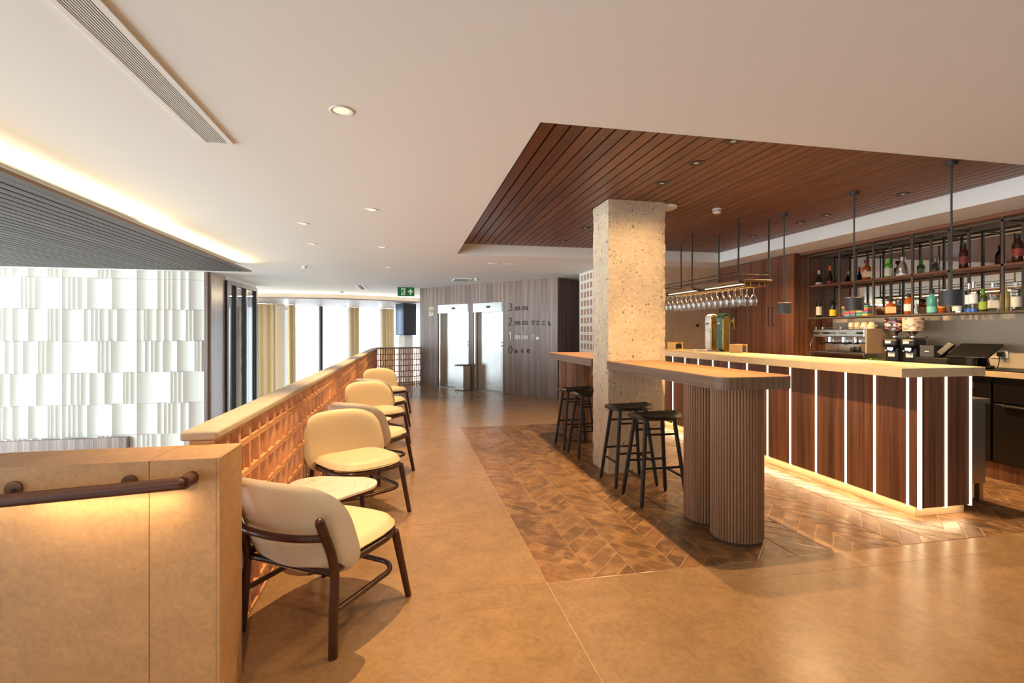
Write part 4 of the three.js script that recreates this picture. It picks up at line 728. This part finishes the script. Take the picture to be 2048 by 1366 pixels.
{
  const c = thing('back_counter', 'pale stone back counter above dark refrigerator fronts', 'counter');
  obj('counter_top', rspan(5.41, 5.985, 0.975, 1.03, -6.30, -1.2, 0.003, 'z', 1), M.barTop, c);
  obj('kick_board', span(5.47, 5.9, 0, 0.16, -6.3, -1.2), M.cabinet, c);
  for (let i = 0; i < 4; i++) { const z1 = -1.2 - i * 1.27, z0 = z1 - 1.27; obj('fridge_body', span(5.47, 5.98, 0.16, 0.972, z0 + 0.004, z1 - 0.004), M.blackPlastic, c); const d = obj('fridge_door', rspan(5.44, 5.468, 0.18, 0.72, z0 + 0.01, z1 - 0.01, 0.004), M.blackPlastic, c); obj('handle', rspan(5.41, 5.44, 0.70, 0.715, z0 + 0.1, z1 - 0.1, 0.003), M.metal, d); obj('top_panel', rspan(5.445, 5.468, 0.74, 0.93, z0 + 0.01, z1 - 0.01, 0.004), M.blackPlastic, c); const p = obj('badge', box(0.003, 0.02, 0.14, 5.4425, 0.80, z0 + 0.55), M.bronze, c); const r = cyl(0.018, 0.018, 0.004, 0, 0, 0, 18); r.rotateZ(Math.PI / 2); obj('badge', r.translate(5.442, 0.80, z0 + 0.44), M.bronze, c); }
  obj('rubber_mat', span(5.415, 5.97, 1.03, 1.036, -4.98, -1.4), M.blackPlastic, c);
}
// ---------------------------------------------------------------- bottles
const glassMat = (r, g, b, o = 1) => std({ color: srgb(r, g, b), roughness: 0.08 }), clear = phy({ color: 0xffffff, roughness: 0.03, transmission: 1, thickness: 0, ior: 1.45 });
const tint = (r, g, b) => phy({ color: srgb(r, g, b), roughness: 0.04, transmission: 0.85, thickness: 0, ior: 1.45 });
const G = { dark: glassMat(28, 14, 10), amber: glassMat(150, 74, 26), brown: glassMat(58, 24, 14), green: glassMat(84, 140, 46), olive: glassMat(58, 62, 26), silver: std({ color: srgb(206, 208, 212), roughness: 0.22, metalness: 0.9 }), teal: glassMat(74, 150, 150), black: glassMat(20, 18, 16), clear, yellow: glassMat(176, 160, 84), blue: glassMat(40, 84, 180) };
const L = (r, g, b) => std({ color: srgb(r, g, b), roughness: 0.6 });
const PROF = {
  wine: (r, h) => [[0, 0], [r, 0], [r, h * 0.58], [r * 0.9, h * 0.66], [r * 0.4, h * 0.74], [r * 0.36, h * 0.95], [r * 0.4, h], [0, h]],
  cognac: (r, h) => [[0, 0], [r * 0.85, 0], [r, h * 0.1], [r, h * 0.3], [r * 0.72, h * 0.48], [r * 0.34, h * 0.62], [r * 0.3, h * 0.95], [0, h]],
  square: (r, h) => [[0, 0], [r, 0], [r, h * 0.6], [r * 0.85, h * 0.66], [r * 0.36, h * 0.70], [r * 0.34, h * 0.94], [0, h]],
  tall: (r, h) => [[0, 0], [r, 0], [r, h * 0.62], [r * 0.8, h * 0.72], [r * 0.42, h * 0.80], [r * 0.4, h * 0.97], [0, h]],
  stub: (r, h) => [[0, 0], [r, 0], [r, h * 0.62], [r * 1.05, h * 0.66], [r * 0.7, h * 0.72], [r * 0.42, h * 0.75], [r * 0.44, h], [0, h]],
  dome: (r, h) => [[0, 0], [r, 0], [r, h * 0.12], [r * 0.95, h * 0.3], [r * 0.75, h * 0.55], [r * 0.5, h * 0.70], [r * 0.36, h * 0.74], [r * 0.36, h], [0, h]],
};
function bottle(label, u, y, kind, h, r, body, capM, capPart, labM, labY0, labY1, X = 5.74, extra) {
  const p = onX(u, 600, X), t = thing('bottle', label, 'bottle', [X, y, p[2]], -0.3, 'bottles on the back bar shelves');
  obj('glass', lathe(PROF[kind](r, h), kind === 'square' ? 4 : 22).rotateY(kind === 'square' ? 0.35 : 0), body, t);
  const nr = kind === 'cognac' ? 0.36 : 0.46; if (capM) obj('cap', cyl(r * nr, r * nr, h * capPart, 0, h * (1 - capPart) + 0.002, 0, 16), capM, t);
  if (labM) obj('label', kind === 'square' ? (() => { const g = box(r * 1.0, h * (labY1 - labY0), r * 1.0, 0, h * (labY0 + labY1) / 2, 0); g.rotateY(0.35 + Math.PI / 4); g.scale(1.44, 1, 1.44); return g; })() : cyl(r * 1.012, r * 1.012, h * (labY1 - labY0), 0, h * labY0, 0, 22, true), labM, t);
  if (extra) obj('base_band', cyl(r * 1.012, r * 1.012, h * 0.12, 0, 0.001, 0, 22, true), extra, t);
  return t;
}
const UP = 2.06, LO = 1.605;
bottle('dark cognac bottle with a cream cap, first on the upper shelf beside the tall cabinets', 1638, UP, 'cognac', 0.215, 0.042, G.dark, L(226, 206, 180), 0.26, L(190, 186, 180), 0.06, 0.22);
bottle('dark cognac bottle with an orange cap on the upper shelf', 1660, UP, 'cognac', 0.255, 0.044, G.dark, L(216, 92, 34), 0.26, L(120, 40, 24), 0.06, 0.18);
bottle('square amber whisky bottle with a clear shoulder on the upper shelf', 1733, UP, 'square', 0.26, 0.062, G.amber, L(90, 40, 30), 0.14, L(226, 200, 170), 0.14, 0.42);
bottle('green flecked gin bottle with a bright green cap on the upper shelf', 1777, UP, 'stub', 0.232, 0.042, G.green, L(96, 186, 40), 0.24, L(206, 210, 190), 0.08, 0.5);
bottle('silver fluted bottle with a steel cap on the upper shelf', 1805, UP, 'dome', 0.225, 0.062, G.silver, M.chrome, 0.2, L(226, 226, 228), 0.01, 0.1);
bottle('tall dark rum bottle with a red and gold label standing alone on the upper shelf', 1928, UP, 'tall', 0.27, 0.042, G.brown, L(44, 26, 20), 0.14, L(122, 52, 40), 0.22, 0.5);
bottle('second dark rum bottle with a red label at the end of the upper shelf', 2036, UP, 'tall', 0.275, 0.044, G.brown, L(44, 26, 20), 0.14, L(150, 56, 44), 0.24, 0.5);
bottle('dark wine bottle with a long white label on the lower shelf', 1638, LO, 'wine', 0.30, 0.036, G.black, L(24, 20, 20), 0.2, L(226, 220, 204), 0.12, 0.52);
bottle('dark sparkling bottle with a yellow label on the lower shelf', 1666, LO, 'wine', 0.285, 0.042, G.black, L(20, 20, 18), 0.18, L(226, 190, 40), 0.06, 0.36);
bottle('square whisky bottle with a buff label on the lower shelf', 1781, LO, 'square', 0.20, 0.068, G.amber, L(30, 24, 20), 0.16, L(218, 182, 134), 0.12, 0.5);
bottle('amber bourbon bottle with a white label on the lower shelf', 1818, LO, 'tall', 0.24, 0.048, G.amber, L(40, 30, 26), 0.16, L(226, 216, 214), 0.16, 0.5);
bottle('turquoise patterned gin bottle with a black cap on the lower shelf', 1864, LO, 'stub', 0.265, 0.048, G.teal, L(26, 30, 34), 0.16, L(110, 186, 186), 0.06, 0.3);
bottle('small amber liqueur bottle next to the turquoise gin', 1884, LO, 'tall', 0.20, 0.034, G.amber, L(30, 24, 20), 0.18, L(206, 150, 60), 0.3, 0.5);
bottle('olive green bottle half hidden by the pendant lamp', 1903, LO, 'wine', 0.25, 0.034, G.olive, L(30, 30, 20), 0.2, L(220, 200, 90), 0.2, 0.4, 5.80);
bottle('short frosted bottle with a white label near the clear vodka', 1914, LO, 'stub', 0.19, 0.04, G.clear, L(230, 232, 236), 0.2, L(226, 232, 238), 0.1, 0.5);
bottle('tall clear vodka bottle with a blue base', 1938, LO, 'tall', 0.30, 0.036, G.clear, M.chrome, 0.2, L(206, 218, 236), 0.28, 0.6, 5.74, G.blue);
bottle('second tall clear vodka bottle with a blue base', 1947, LO, 'tall', 0.31, 0.036, G.clear, M.chrome, 0.2, L(214, 224, 238), 0.28, 0.6, 5.70, G.blue);
bottle('slim green liqueur bottle with a green cap', 1966, LO, 'wine', 0.235, 0.034, G.olive, L(70, 130, 40), 0.28, L(150, 176, 70), 0.1, 0.44);
bottle('round clear gin bottle with a steel stopper', 1986, LO, 'square', 0.28, 0.046, G.clear, M.chrome, 0.14, L(226, 220, 206), 0.12, 0.4);
bottle('pale yellow bottle beside the round clear gin', 2010, LO, 'tall', 0.26, 0.038, G.yellow, L(206, 196, 150), 0.12, L(190, 176, 110), 0.16, 0.5, 5.80);
bottle('clear bottle with a pale label at the end of the lower shelf', 2032, LO, 'tall', 0.27, 0.04, G.clear, L(210, 210, 214), 0.16, L(230, 228, 214), 0.14, 0.5);
{ // tea boxes
  const cols = [[150, 60, 130], [210, 120, 60], [60, 140, 130], [60, 130, 84], [220, 190, 150], [90, 150, 190], [190, 60, 70], [120, 124, 130], [236, 150, 60], [40, 120, 140]];
  let k = 0; for (const [u, n] of [[1692, 5], [1703, 4], [1715, 3], [1728, 6], [1740, 5]]) for (let j = 0; j < n; j++) { const c = cols[k++ % 10], z = onX(u, 600, 5.74)[2], t = thing('tea_box', ['violet', 'orange', 'teal', 'green', 'cream', 'light blue', 'red', 'grey', 'amber', 'petrol'][(k - 1) % 10] + ' tea box in stack ' + ['beside the post', 'left of the pendant shade', 'behind the pendant shade', 'right of the pendant shade', 'next to the square whisky bottle'][[1692, 1703, 1715, 1728, 1740].indexOf(u)] + ', tier ' + ['one', 'two', 'three', 'four', 'five', 'six'][j], 'box', [5.73, LO + j * 0.027, z], 0, 'tea boxes on the lower shelf'); obj('carton', rbox(0.14, 0.026, 0.078, 0.002, 0, 0.013, 0), L(...c), t); obj('lid_band', box(0.142, 0.006, 0.080, 0, 0.021, 0), L(...c.map((x) => Math.min(255, x * 0.6 + 90))), t); }
}
// ---------------------------------------------------------------- coffee machine, grinders, till
{
  const X = 5.49, za = -6.02, zb = -5.15, zc = (za + zb) / 2, W = Math.abs(zb - za), y0 = 1.03;
  const m = thing('coffee_machine', 'polished chrome two group espresso machine on the back counter', 'coffee machine', [X, y0, zc], -Math.PI / 2); // local +z faces the guests, local x runs along the counter
  const w = W; m.scale.y = 0.775;
  obj('base', rbox(w, 0.115, 0.46, 0.012, 0, 0.085, -0.23), M.chrome, m); for (const sx of [-1, 1]) for (const z of [-0.06, -0.40]) obj('foot', cyl(0.02, 0.02, 0.03, sx * (w / 2 - 0.06), 0, z, 12), M.blackPlastic, m);
  obj('rear_housing', rbox(w - 0.04, 0.30, 0.20, 0.01, 0, 0.29, -0.345), M.brushed, m);
  obj('control_head', rbox(w - 0.06, 0.135, 0.36, 0.014, -0.02, 0.46, -0.24), M.chrome, m);
  obj('side_panel', rbox(0.018, 0.40, 0.40, 0.005, w / 2 - 0.012, 0.33, -0.24), std({ color: srgb(196, 170, 142), roughness: 0.35, metalness: 0.4 }), m);
  obj('back_splash', box(w - 0.1, 0.2, 0.01, 0, 0.24, -0.24), M.chrome, m);
  for (const x of [-w / 2 + 0.06, -w / 2 + 0.24, w / 2 - 0.10]) obj('knob', merge([bar([x, 0.46, -0.06], [x, 0.46, -0.025], 0.018, 0.018, 16), box(0.05, 0.022, 0.018, x, 0.46, -0.02)]), M.blackPlastic, m);
  for (let i = 0; i < 10; i++) { const x = -0.14 + (i % 5) * 0.024 + (i > 4 ? 0.16 : 0); obj('button', bar([x, 0.46, -0.062], [x, 0.46, -0.052], 0.007, 0.007, 10), M.blackPlastic, m); }
  for (const x of [-0.2, 0.02, 0.2]) { const gr = obj('group_head', merge([cyl(0.036, 0.036, 0.07, x, 0.32, -0.13, 18), cyl(0.042, 0.042, 0.02, x, 0.305, -0.13, 18)]), M.chrome, m); obj('portafilter', merge([bar([x, 0.30, -0.13], [x, 0.285, 0.04], 0.012, 0.016, 12), cyl(0.034, 0.03, 0.03, x, 0.275, -0.13, 16)]), M.blackPlastic, gr); }
  for (const x of [-w / 2 + 0.04, w / 2 - 0.16]) obj('steam_wand', tube([[x, 0.40, -0.06], [x, 0.33, -0.02], [x - 0.01, 0.22, 0.0], [x - 0.015, 0.15, -0.01]], 0.006, 16, 8), M.chrome, m);
  obj('drip_grille', box(w - 0.08, 0.006, 0.2, 0, 0.146, -0.11), M.metal, m);
  for (const x of [0.2, 0.27]) obj('milk_jug', lathe([[0, 0], [0.034, 0], [0.034, 0.05], [0.028, 0.085], [0.026, 0.085], [0.026, 0.08]], 20).translate(x, 0.15, -0.09), M.metal, m);
  obj('cup_rail', bar([-w / 2 + 0.05, 0.55, -0.07], [w / 2 - 0.05, 0.55, -0.07], 0.004, 0.004, 8), M.chrome, m);
  for (const x of [-w / 2 + 0.06, -w / 2 + 0.17, 0.02, w / 2 - 0.06]) obj('rail_post', bar([x, 0.527, -0.07], [x, 0.565, -0.07], 0.005, 0.005, 8), M.chrome, m);
  const cups = [[1703, 0.19, 'straight beige cup upside down at the left of the machine top'], [1715, 0.21, 'straight beige cup upside down beside the first one'], [1729, 0.19, 'wide beige coffee cup with a saucer on the machine top'], [1743, 0.16, 'beige coffee cup with a handle next to the grinder']];
  cups.forEach(([u, dx, label], i) => { const p = onX(u, 650, X + 0.17), c = thing('coffee_cup', label, 'cup', [X + 0.17, y0 + 0.412, p[2]], 0.5, 'cups on the coffee machine'); obj('bowl', lathe(i < 2 ? [[0.030, 0], [0.033, 0.004], [0.034, 0.07], [0.026, 0.082], [0, 0.082]] : [[0.046, 0], [0.047, 0.006], [0.042, 0.05], [0.028, 0.074], [0.026, 0.08], [0, 0.08]], 20), std({ color: srgb(196, 180, 156), roughness: 0.4 }), c); if (i > 1) { const h = new THREE.TorusGeometry(0.022, 0.005, 6, 16).toNonIndexed(); h.translate(0, 0.04, 0.05); obj('handle', h.rotateY(0.8), M.whitePlastic, c); } });
}
for (const [gz, label, pal, word] of [[-4.86, 'black coffee grinder with a dark flower printed hopper', [[40, 30, 36], [206, 120, 130]], 'uGusto'], [-4.645, 'black coffee grinder with a pale printed hopper', [[196, 176, 158], [120, 110, 104]], '']]) {
  const X = 5.62, g = thing('coffee_grinder', label, 'coffee grinder', [X, 1.036, gz], -Math.PI / 2 + 0.25, 'coffee grinders on the back counter');
  obj('body', merge([rbox(0.15, 0.20, 0.20, 0.03, 0, 0.10, -0.03, 'y', 3), rbox(0.17, 0.12, 0.25, 0.045, 0, 0.235, 0.0, 'y', 3)]), M.blackPlastic, g);
  obj('collar', lathe([[0.03, 0], [0.035, 0.02], [0.028, 0.05], [0.06, 0.075], [0.075, 0.085], [0, 0.085]], 24).translate(0, 0.29, 0), M.chrome, g);
  const cv = document.createElement('canvas'); cv.width = 512; cv.height = 256; const c = cv.getContext('2d'); c.fillStyle = `rgb(${pal[0]})`; c.fillRect(0, 0, 512, 256); for (let i = 0; i < 60; i++) { c.fillStyle = i % 3 ? `rgba(${pal[1]},0.75)` : 'rgba(240,232,226,0.55)'; c.beginPath(); c.ellipse(rr(0, 512), rr(0, 256), rr(8, 30), rr(6, 22), rr(0, 3), 0, 7); c.fill(); } if (word) { c.fillStyle = '#f4f0ea'; c.font = 'bold 84px serif'; for (const x of [20, 276]) c.fillText(word.slice(1, 6), x, 160); }
  const map = new THREE.CanvasTexture(cv); map.colorSpace = THREE.SRGBColorSpace; map.wrapS = THREE.RepeatWrapping;
  obj('hopper', cyl(0.098, 0.104, 0.15, 0, 0.375, 0, 32), std({ map, roughness: 0.25 }), g);
  obj('dosing_lever', bar([0.07, 0.28, -0.02], [0.12, 0.31, -0.05], 0.005), M.metal, g);
  obj('fork', merge([bar([-0.03, 0.15, 0.07], [-0.03, 0.15, 0.14], 0.006), bar([0.03, 0.15, 0.07], [0.03, 0.15, 0.14], 0.006), box(0.06, 0.04, 0.012, 0, 0.17, 0.1)]), M.chrome, g);
  obj('front_plate', rbox(0.07, 0.05, 0.01, 0.004, 0, 0.10, 0.075), M.whiteMetal, g); obj('display', rbox(0.06, 0.03, 0.02, 0.004, -0.01, 0.245, 0.122), M.whiteMetal, g);
}
{
  const z = (u, X) => onX(u, 700, X)[2];
  const pr = thing('receipt_printer', 'small grey and black receipt printer beside the grinders', 'printer', [5.62, 1.128, -4.45], -Math.PI / 2 + 0.1); obj('body', rbox(0.14, 0.125, 0.18, 0.008, 0, 0.0625, -0.04), M.blackPlastic, pr); obj('front', rbox(0.14, 0.125, 0.012, 0.003, 0, 0.0625, 0.056), M.greyPlastic, pr); obj('logo', box(0.04, 0.008, 0.003, 0, 0.06, 0.063), M.whitePlastic, pr);
  const dr = thing('cash_drawer', 'flat black cash drawer below the receipt printer', 'cash drawer', [5.70, 1.036, -4.36], -Math.PI / 2); obj('case', rbox(0.36, 0.09, 0.38, 0.006, 0, 0.045, 0), M.blackPlastic, dr); obj('drawer_front', rbox(0.34, 0.075, 0.01, 0.003, 0, 0.045, 0.193), M.metal, dr); obj('lock', bar([0.0, 0.045, 0.195], [0.0, 0.045, 0.204], 0.009, 0.009, 12), M.brass, dr);
  const ph = thing('card_reader', 'black card reader leaning beside the till screen', 'card reader', [5.62, 1.128, -4.29], -Math.PI / 2); obj('body', (() => { const g = rbox(0.07, 0.17, 0.04, 0.012); g.rotateX(-0.5); g.rotateZ(-0.55); return g.translate(0, 0.09, 0); })(), M.blackPlastic, ph); obj('stand', box(0.05, 0.05, 0.06, 0, 0.025, -0.02), M.blackPlastic, ph);
  const ti = thing('till_screen', 'black touch screen till tilted back on the counter', 'till', [5.60, 1.036, -4.02], -Math.PI / 2); obj('screen', (() => { const g = rbox(0.38, 0.25, 0.022, 0.006); g.rotateX(-1.0); return g.translate(0, 0.17, -0.02); })(), M.blackPlastic, ti); obj('stand', (() => { const g = box(0.1, 0.14, 0.03); g.rotateX(0.35); return g.translate(0.05, 0.07, -0.06); })(), M.blackPlastic, ti); obj('foot', rbox(0.24, 0.03, 0.2, 0.008, 0, 0.015, -0.02), M.blackPlastic, ti);
  const ca = thing('black_canister', 'round black canister in front of the till', 'canister', [5.462, 1.036, -3.93]); obj('body', cyl(0.042, 0.042, 0.1, 0, 0, 0, 24), M.metal, ca); obj('lid', cyl(0.044, 0.044, 0.012, 0, 0.1, 0, 24), M.blackPlastic, ca);
  const so = thing('wall_socket', 'pale double wall socket with a black plug on the splashback', 'socket', [5.984, onX(2000, 708, 5.984)[1], z(1999, 5.984)], -Math.PI / 2); obj('plate', rbox(0.16, 0.085, 0.01, 0.003, 0, 0, 0.004), M.whitePlastic, so); const ring = cyl(0.022, 0.022, 0.004, 0, 0, 0, 20); ring.rotateX(Math.PI / 2); obj('outlet', ring.translate(-0.04, 0, 0.008), M.plinth, so); obj('plug', rbox(0.05, 0.05, 0.05, 0.01, 0.035, 0, 0.035), M.blackPlastic, so); obj('cord', tube([[0.035, -0.02, 0.05], [0.035, -0.09, 0.06], [0.02, -0.16, 0.06], [0.08, -0.20, 0.10], [0.2, -0.215, 0.14]], 0.004, 30, 8), M.blackPlastic, so);
}
{ // herbs on the back counter
  const t = thing('herb_tray', 'shallow tray of green herbs between the coffee machine and the grinders', 'tray', [5.47, 1.036, -5.03], 0.3); obj('dish', rbox(0.1, 0.02, 0.14, 0.004, 0, 0.01, 0), M.blackPlastic, t); const lf = []; for (let i = 0; i < 26; i++) { const g = new THREE.SphereGeometry(0.013, 5, 4); g.scale(1, 0.35, 1.6); g.rotateY(rr(0, 6)); g.rotateX(rr(-0.5, 0.5)); g.translate(rr(-0.035, 0.035), 0.024 + rr(0, 0.018), rr(-0.055, 0.055)); lf.push(g); } obj('leaves', lf, std({ color: srgb(96, 128, 40), roughness: 0.7 }), t, { kind: 'stuff' });
}
{ // stainless stand behind the bar end
  const p = onY(1972, 1003, 0), t = thing('steel_stand', 'low stainless steel work stand at the open end of the bar', 'stand', [4.47, 0, -3.55]);
  obj('cabinet', rbox(0.36, 0.66, 0.62, 0.006, 0, 0.49, 0), M.brushed, t); for (const sx of [-1, 1]) for (const sz of [-1, 1]) obj('leg', span(sx * 0.15 - 0.02, sx * 0.15 + 0.02, 0.0, 0.165, sz * 0.28 - 0.02, sz * 0.28 + 0.02), M.brushed, t);
  obj('top', rbox(0.40, 0.035, 0.66, 0.004, 0, 0.838, 0), M.brushed, t);
  const tr = thing('glass_crate', 'blue grey bar crate on the stainless stand', 'crate', [4.46, 0.8555, -3.5]); obj('tray', rbox(0.3, 0.05, 0.4, 0.006, 0, 0.105, 0), std({ color: srgb(120, 132, 160), roughness: 0.4 }), tr); for (const sx of [-1, 1]) for (const sz of [-1, 0, 1]) obj('rack_post', bar([sx * 0.13, 0, sz * 0.18], [sx * 0.13, 0.09, sz * 0.18], 0.006, 0.006, 8), M.chrome, tr);
}
// ---------------------------------------------------------------- lamps
{
  const t0 = [[4.10, -3.09, 'graphite cylinder pendant over the near end of the bar'], [4.09, -3.94, 'graphite cylinder pendant over the middle of the bar'], [4.09, -4.83, 'graphite cylinder pendant beside the glass rack']];
  for (const [x, z, label] of t0) {
    const t = thing('pendant_lamp', label, 'lamp', [x, 1.60, z], 0, 'pendant lamps over the bar');
    obj('shade', lathe([[0.072, 0.004], [0.075, 0], [0.0765, 0.002], [0.0765, 0.118], [0.074, 0.122], [0, 0.122]], 36), M.graphite, t);
    obj('shade_lining', lathe([[0.0715, 0.004], [0.0715, 0.11], [0, 0.112]], 36), M.whitePlastic, t);
    obj('lamp_glow', cyl(0.055, 0.055, 0.012, 0, 0.03, 0, 24), M.lensGlow, t);
    obj('rod', cyl(0.007, 0.007, RH - 1.60 - 0.12 - 0.02, 0, 0.122, 0, 10), M.graphite, t);
    obj('canopy', cyl(0.04, 0.04, 0.03, 0, RH - 1.60 - 0.03, 0, 24), M.graphite, t);
    spotLight('pendant_light', WARM, 15, [x, 1.622, z], [x, 0, z], 1.0, 0.5, 2);
  }
}
const downlight = (label, x, y, z, dark, I, group, ang = 0.95) => {
  const t = thing('downlight', label, 'lamp', [x, y, z], 0, group), r = dark ? 0.042 : 0.045;
  obj('trim_ring', lathe([[r - 0.004, -0.001], [r + 0.010, -0.006], [r + 0.016, -0.004], [r + 0.017, 0], [r - 0.004, 0.0]], 30), dark ? M.metal : M.ceiling, t);
  obj('lamp_lens', cyl(r - 0.004, r - 0.004, 0.002, 0, -0.0025, 0, 24), dark ? M.blackPlastic : M.lensGlow, t);
  if (dark) obj('lamp_core', cyl(0.018, 0.018, 0.002, 0, -0.0046, 0, 18), M.lensDim, t);
  if (I) spotLight('downlight_beam', WARM, I, [x, y - 0.012, z], [x, 0, z], ang, 0.55, 0.8);
};
const dlNames = ['above the camera side of the lounge', 'above the first marble table', 'above the second and third lounge chair', 'above the fifth lounge chair', 'past the last lounge chair'];
[-0.58, -2.73, -4.88, -7.02, -9.2].forEach((z, i) => downlight('round white ceiling downlight ' + dlNames[i], -0.335, CH, z, false, i ? 84 : 40, 'downlights along the lounge row', i ? 0.66 : 0.95));
downlight('small recessed downlight above the stair void, nearer the cove', -1.09, CH, -5.65, false, 0, 'downlights above the parapet'); downlight('small recessed downlight above the stair void, nearer the lifts', -1.22, CH, -6.93, false, 0, 'downlights above the parapet');
[[-3.06, 'at the near end of the high table'], [-3.51, 'above the fluted columns of the high table'], [-4.05, 'in front of the concrete pillar'], [-5.99, 'beyond the concrete pillar'], [-6.91, 'at the far end of the high table']].forEach(([z, w]) => downlight('dark recessed plank ceiling spotlight ' + w, 2.19, RH, z, true, z > -3.2 ? 66 : z > -3.6 ? 56 : z > -4.5 ? 18 : 48, 'plank ceiling spotlights above the high table', z === -4.05 ? 1.4 : 1.05));
[[-3.9, 'above the till'], [-4.78, 'above the grinders'], [-5.17, 'above the coffee machine'], [-6.02, 'near the tall cabinets']].forEach(([z, w]) => downlight('dark recessed plank ceiling spotlight ' + w, 4.60, RH, z, true, 55, 'plank ceiling spotlights behind the bar', 1.15));
// ceiling fittings
{
  const det = (label, p, r = 0.05) => { const t = thing('smoke_detector', label, 'detector', p, 0); obj('base', cyl(r, r, 0.012, 0, -0.012, 0, 26), M.whitePlastic, t); obj('body', lathe([[0, -0.05], [r * 0.6, -0.05], [r * 0.85, -0.04], [r * 0.92, -0.012], [0, -0.012]].reverse(), 26), M.whitePlastic, t); obj('slot_band', cyl(r * 0.9, r * 0.9, 0.004, 0, -0.032, 0, 26, true), M.greyPlastic, t); };
  det('white smoke detector on the plank ceiling above the bar', [3.227, RH, -4.783]); det('white smoke detector beside the ceiling vent near the lifts', [1.452, CH, -10.71]); det('small white smoke detector above the stair void', [-1.757, CH, -9.29], 0.045); det('white smoke detector near the far curtained windows', [-1.83, CH, -15.0], 0.05);
  const sp = thing('ceiling_speaker', 'round white ceiling speaker partly behind the concrete pillar', 'speaker', [2.63, RH, -4.775]); obj('dome', lathe([[0.0, -0.045], [0.06, -0.042], [0.1, -0.03], [0.115, -0.012], [0.115, 0], [0, 0]].reverse(), 32), M.whitePlastic, sp); obj('grille_ring', new THREE.TorusGeometry(0.09, 0.003, 5, 32).toNonIndexed().rotateX(Math.PI / 2).translate(0, -0.035, 0), M.whiteMetal, sp);
  const vent = (label, x0, x1, z0, z1, n, alongX) => { const t = thing('ceiling_vent', label, 'vent'); obj('duct_back', span(x0 + 0.015, x1 - 0.015, CH - 0.004, CH - 0.001, z0 + 0.015, z1 - 0.015), M.gap, t); for (const [a, b, c, d] of [[x0, x0 + 0.026, z0, z1], [x1 - 0.026, x1, z0, z1], [x0 + 0.026, x1 - 0.026, z0, z0 + 0.018], [x0 + 0.026, x1 - 0.026, z1 - 0.018, z1]]) obj('frame_bar', span(a, b, CH - 0.012, CH, c, d), M.whiteMetal, t); for (let i = 0; i < n; i++) { const f = (i + 0.5) / n; alongX ? obj('blade', span(x0 + 0.018, x1 - 0.018, CH - 0.010, CH - 0.0075, z0 + 0.018 + (z1 - z0 - 0.036) * f - 0.003, z0 + 0.018 + (z1 - z0 - 0.036) * f + 0.003), M.whiteMetal, t) : obj('blade', span(x0 + 0.026 + (x1 - x0 - 0.052) * f - 0.0028, x0 + 0.026 + (x1 - x0 - 0.052) * f + 0.0028, CH - 0.010, CH - 0.0075, z0 + 0.018, z1 - 0.018), M.whiteMetal, t); } };
  vent('long white linear air grille in the ceiling above the hand rail', -1.205, -1.032, -3.34, -0.9, 11, false);
  vent('white air grille beside the smoke detector near the lifts', 0.98, 1.36, -11.35, -10.75, 7, true);
  vent('slim white air slot near the far curtained windows', -1.24, -1.06, -14.0, -12.7, 3, false);
  const pl = (label, x, z, w, d) => { const t = thing('access_plate', label, 'panel', [x, CH, z]); obj('plate', rbox(w, 0.008, d, 0.003, 0, -0.004, 0), M.whiteMetal, t); obj('rim', rbox(w + 0.02, 0.003, d + 0.02, 0.001, 0, -0.0015, 0), M.ceiling, t); };
  pl('small round edged ceiling plate beyond the plank recess', 1.40, -8.31, 0.14, 0.14); pl('second ceiling plate beyond the plank recess', 1.69, -8.31, 0.24, 0.06);
  // exit sign
  const ep = onY(812, 575, 2.53), ex = thing('exit_sign', 'green running man exit sign with an up arrow hung before the far windows', 'sign', [ep[0], 2.31, ep[2]], 0.1), W = 0.42, H = 0.225, green = std({ color: srgb(14, 110, 66), roughness: 0.5, emissive: srgb(14, 110, 66), emissiveIntensity: 0.3 }), pale = std({ color: srgb(214, 226, 190), roughness: 0.5, emissive: srgb(214, 226, 190), emissiveIntensity: 0.35 });
  obj('panel', rbox(W, H, 0.012, 0.003, 0, H / 2, 0), green, ex);
  for (const x of [-0.15, 0.15]) obj('hanger', bar([x, H, 0], [x, CH - 2.31, 0], 0.003, 0.003, 6), M.whiteMetal, ex);
  obj('arrow', extr(shape([[0.10, 0.03], [0.10, 0.11], [0.055, 0.085], [0.055, 0.115], [0.1175, 0.195], [0.18, 0.115], [0.18, 0.085], [0.135, 0.11], [0.135, 0.03]].map((p) => [p[0] - 0.005, p[1]])), 0.003).translate(0, 0, 0.007), pale, ex);
  obj('door_shape', box(0.10, 0.18, 0.003, -0.07, 0.115, 0.008), pale, ex);
  const q = (w, h, x, y, a) => { const g = box(w, h, 0.003); g.rotateZ(a); return g.translate(x, y, 0.0105); };
  obj('running_figure', merge([(() => { const g = cyl(0.014, 0.014, 0.003, 0, 0, 0, 14); g.rotateX(Math.PI / 2); return g.translate(-0.065, 0.178, 0.009); })(), q(0.03, 0.07, -0.085, 0.13, -0.35), q(0.055, 0.014, -0.062, 0.135, -0.4), q(0.05, 0.014, -0.112, 0.135, 0.7), q(0.06, 0.017, -0.078, 0.08, -0.6), q(0.016, 0.05, -0.052, 0.05, -0.1), q(0.075, 0.016, -0.125, 0.07, 0.5)]), green, ex, { kind: 'stuff' });
}
scene.traverse((o) => { if (o.isMesh) { o.castShadow = true; o.receiveShadow = true; } });
renderer.render(scene, camera);
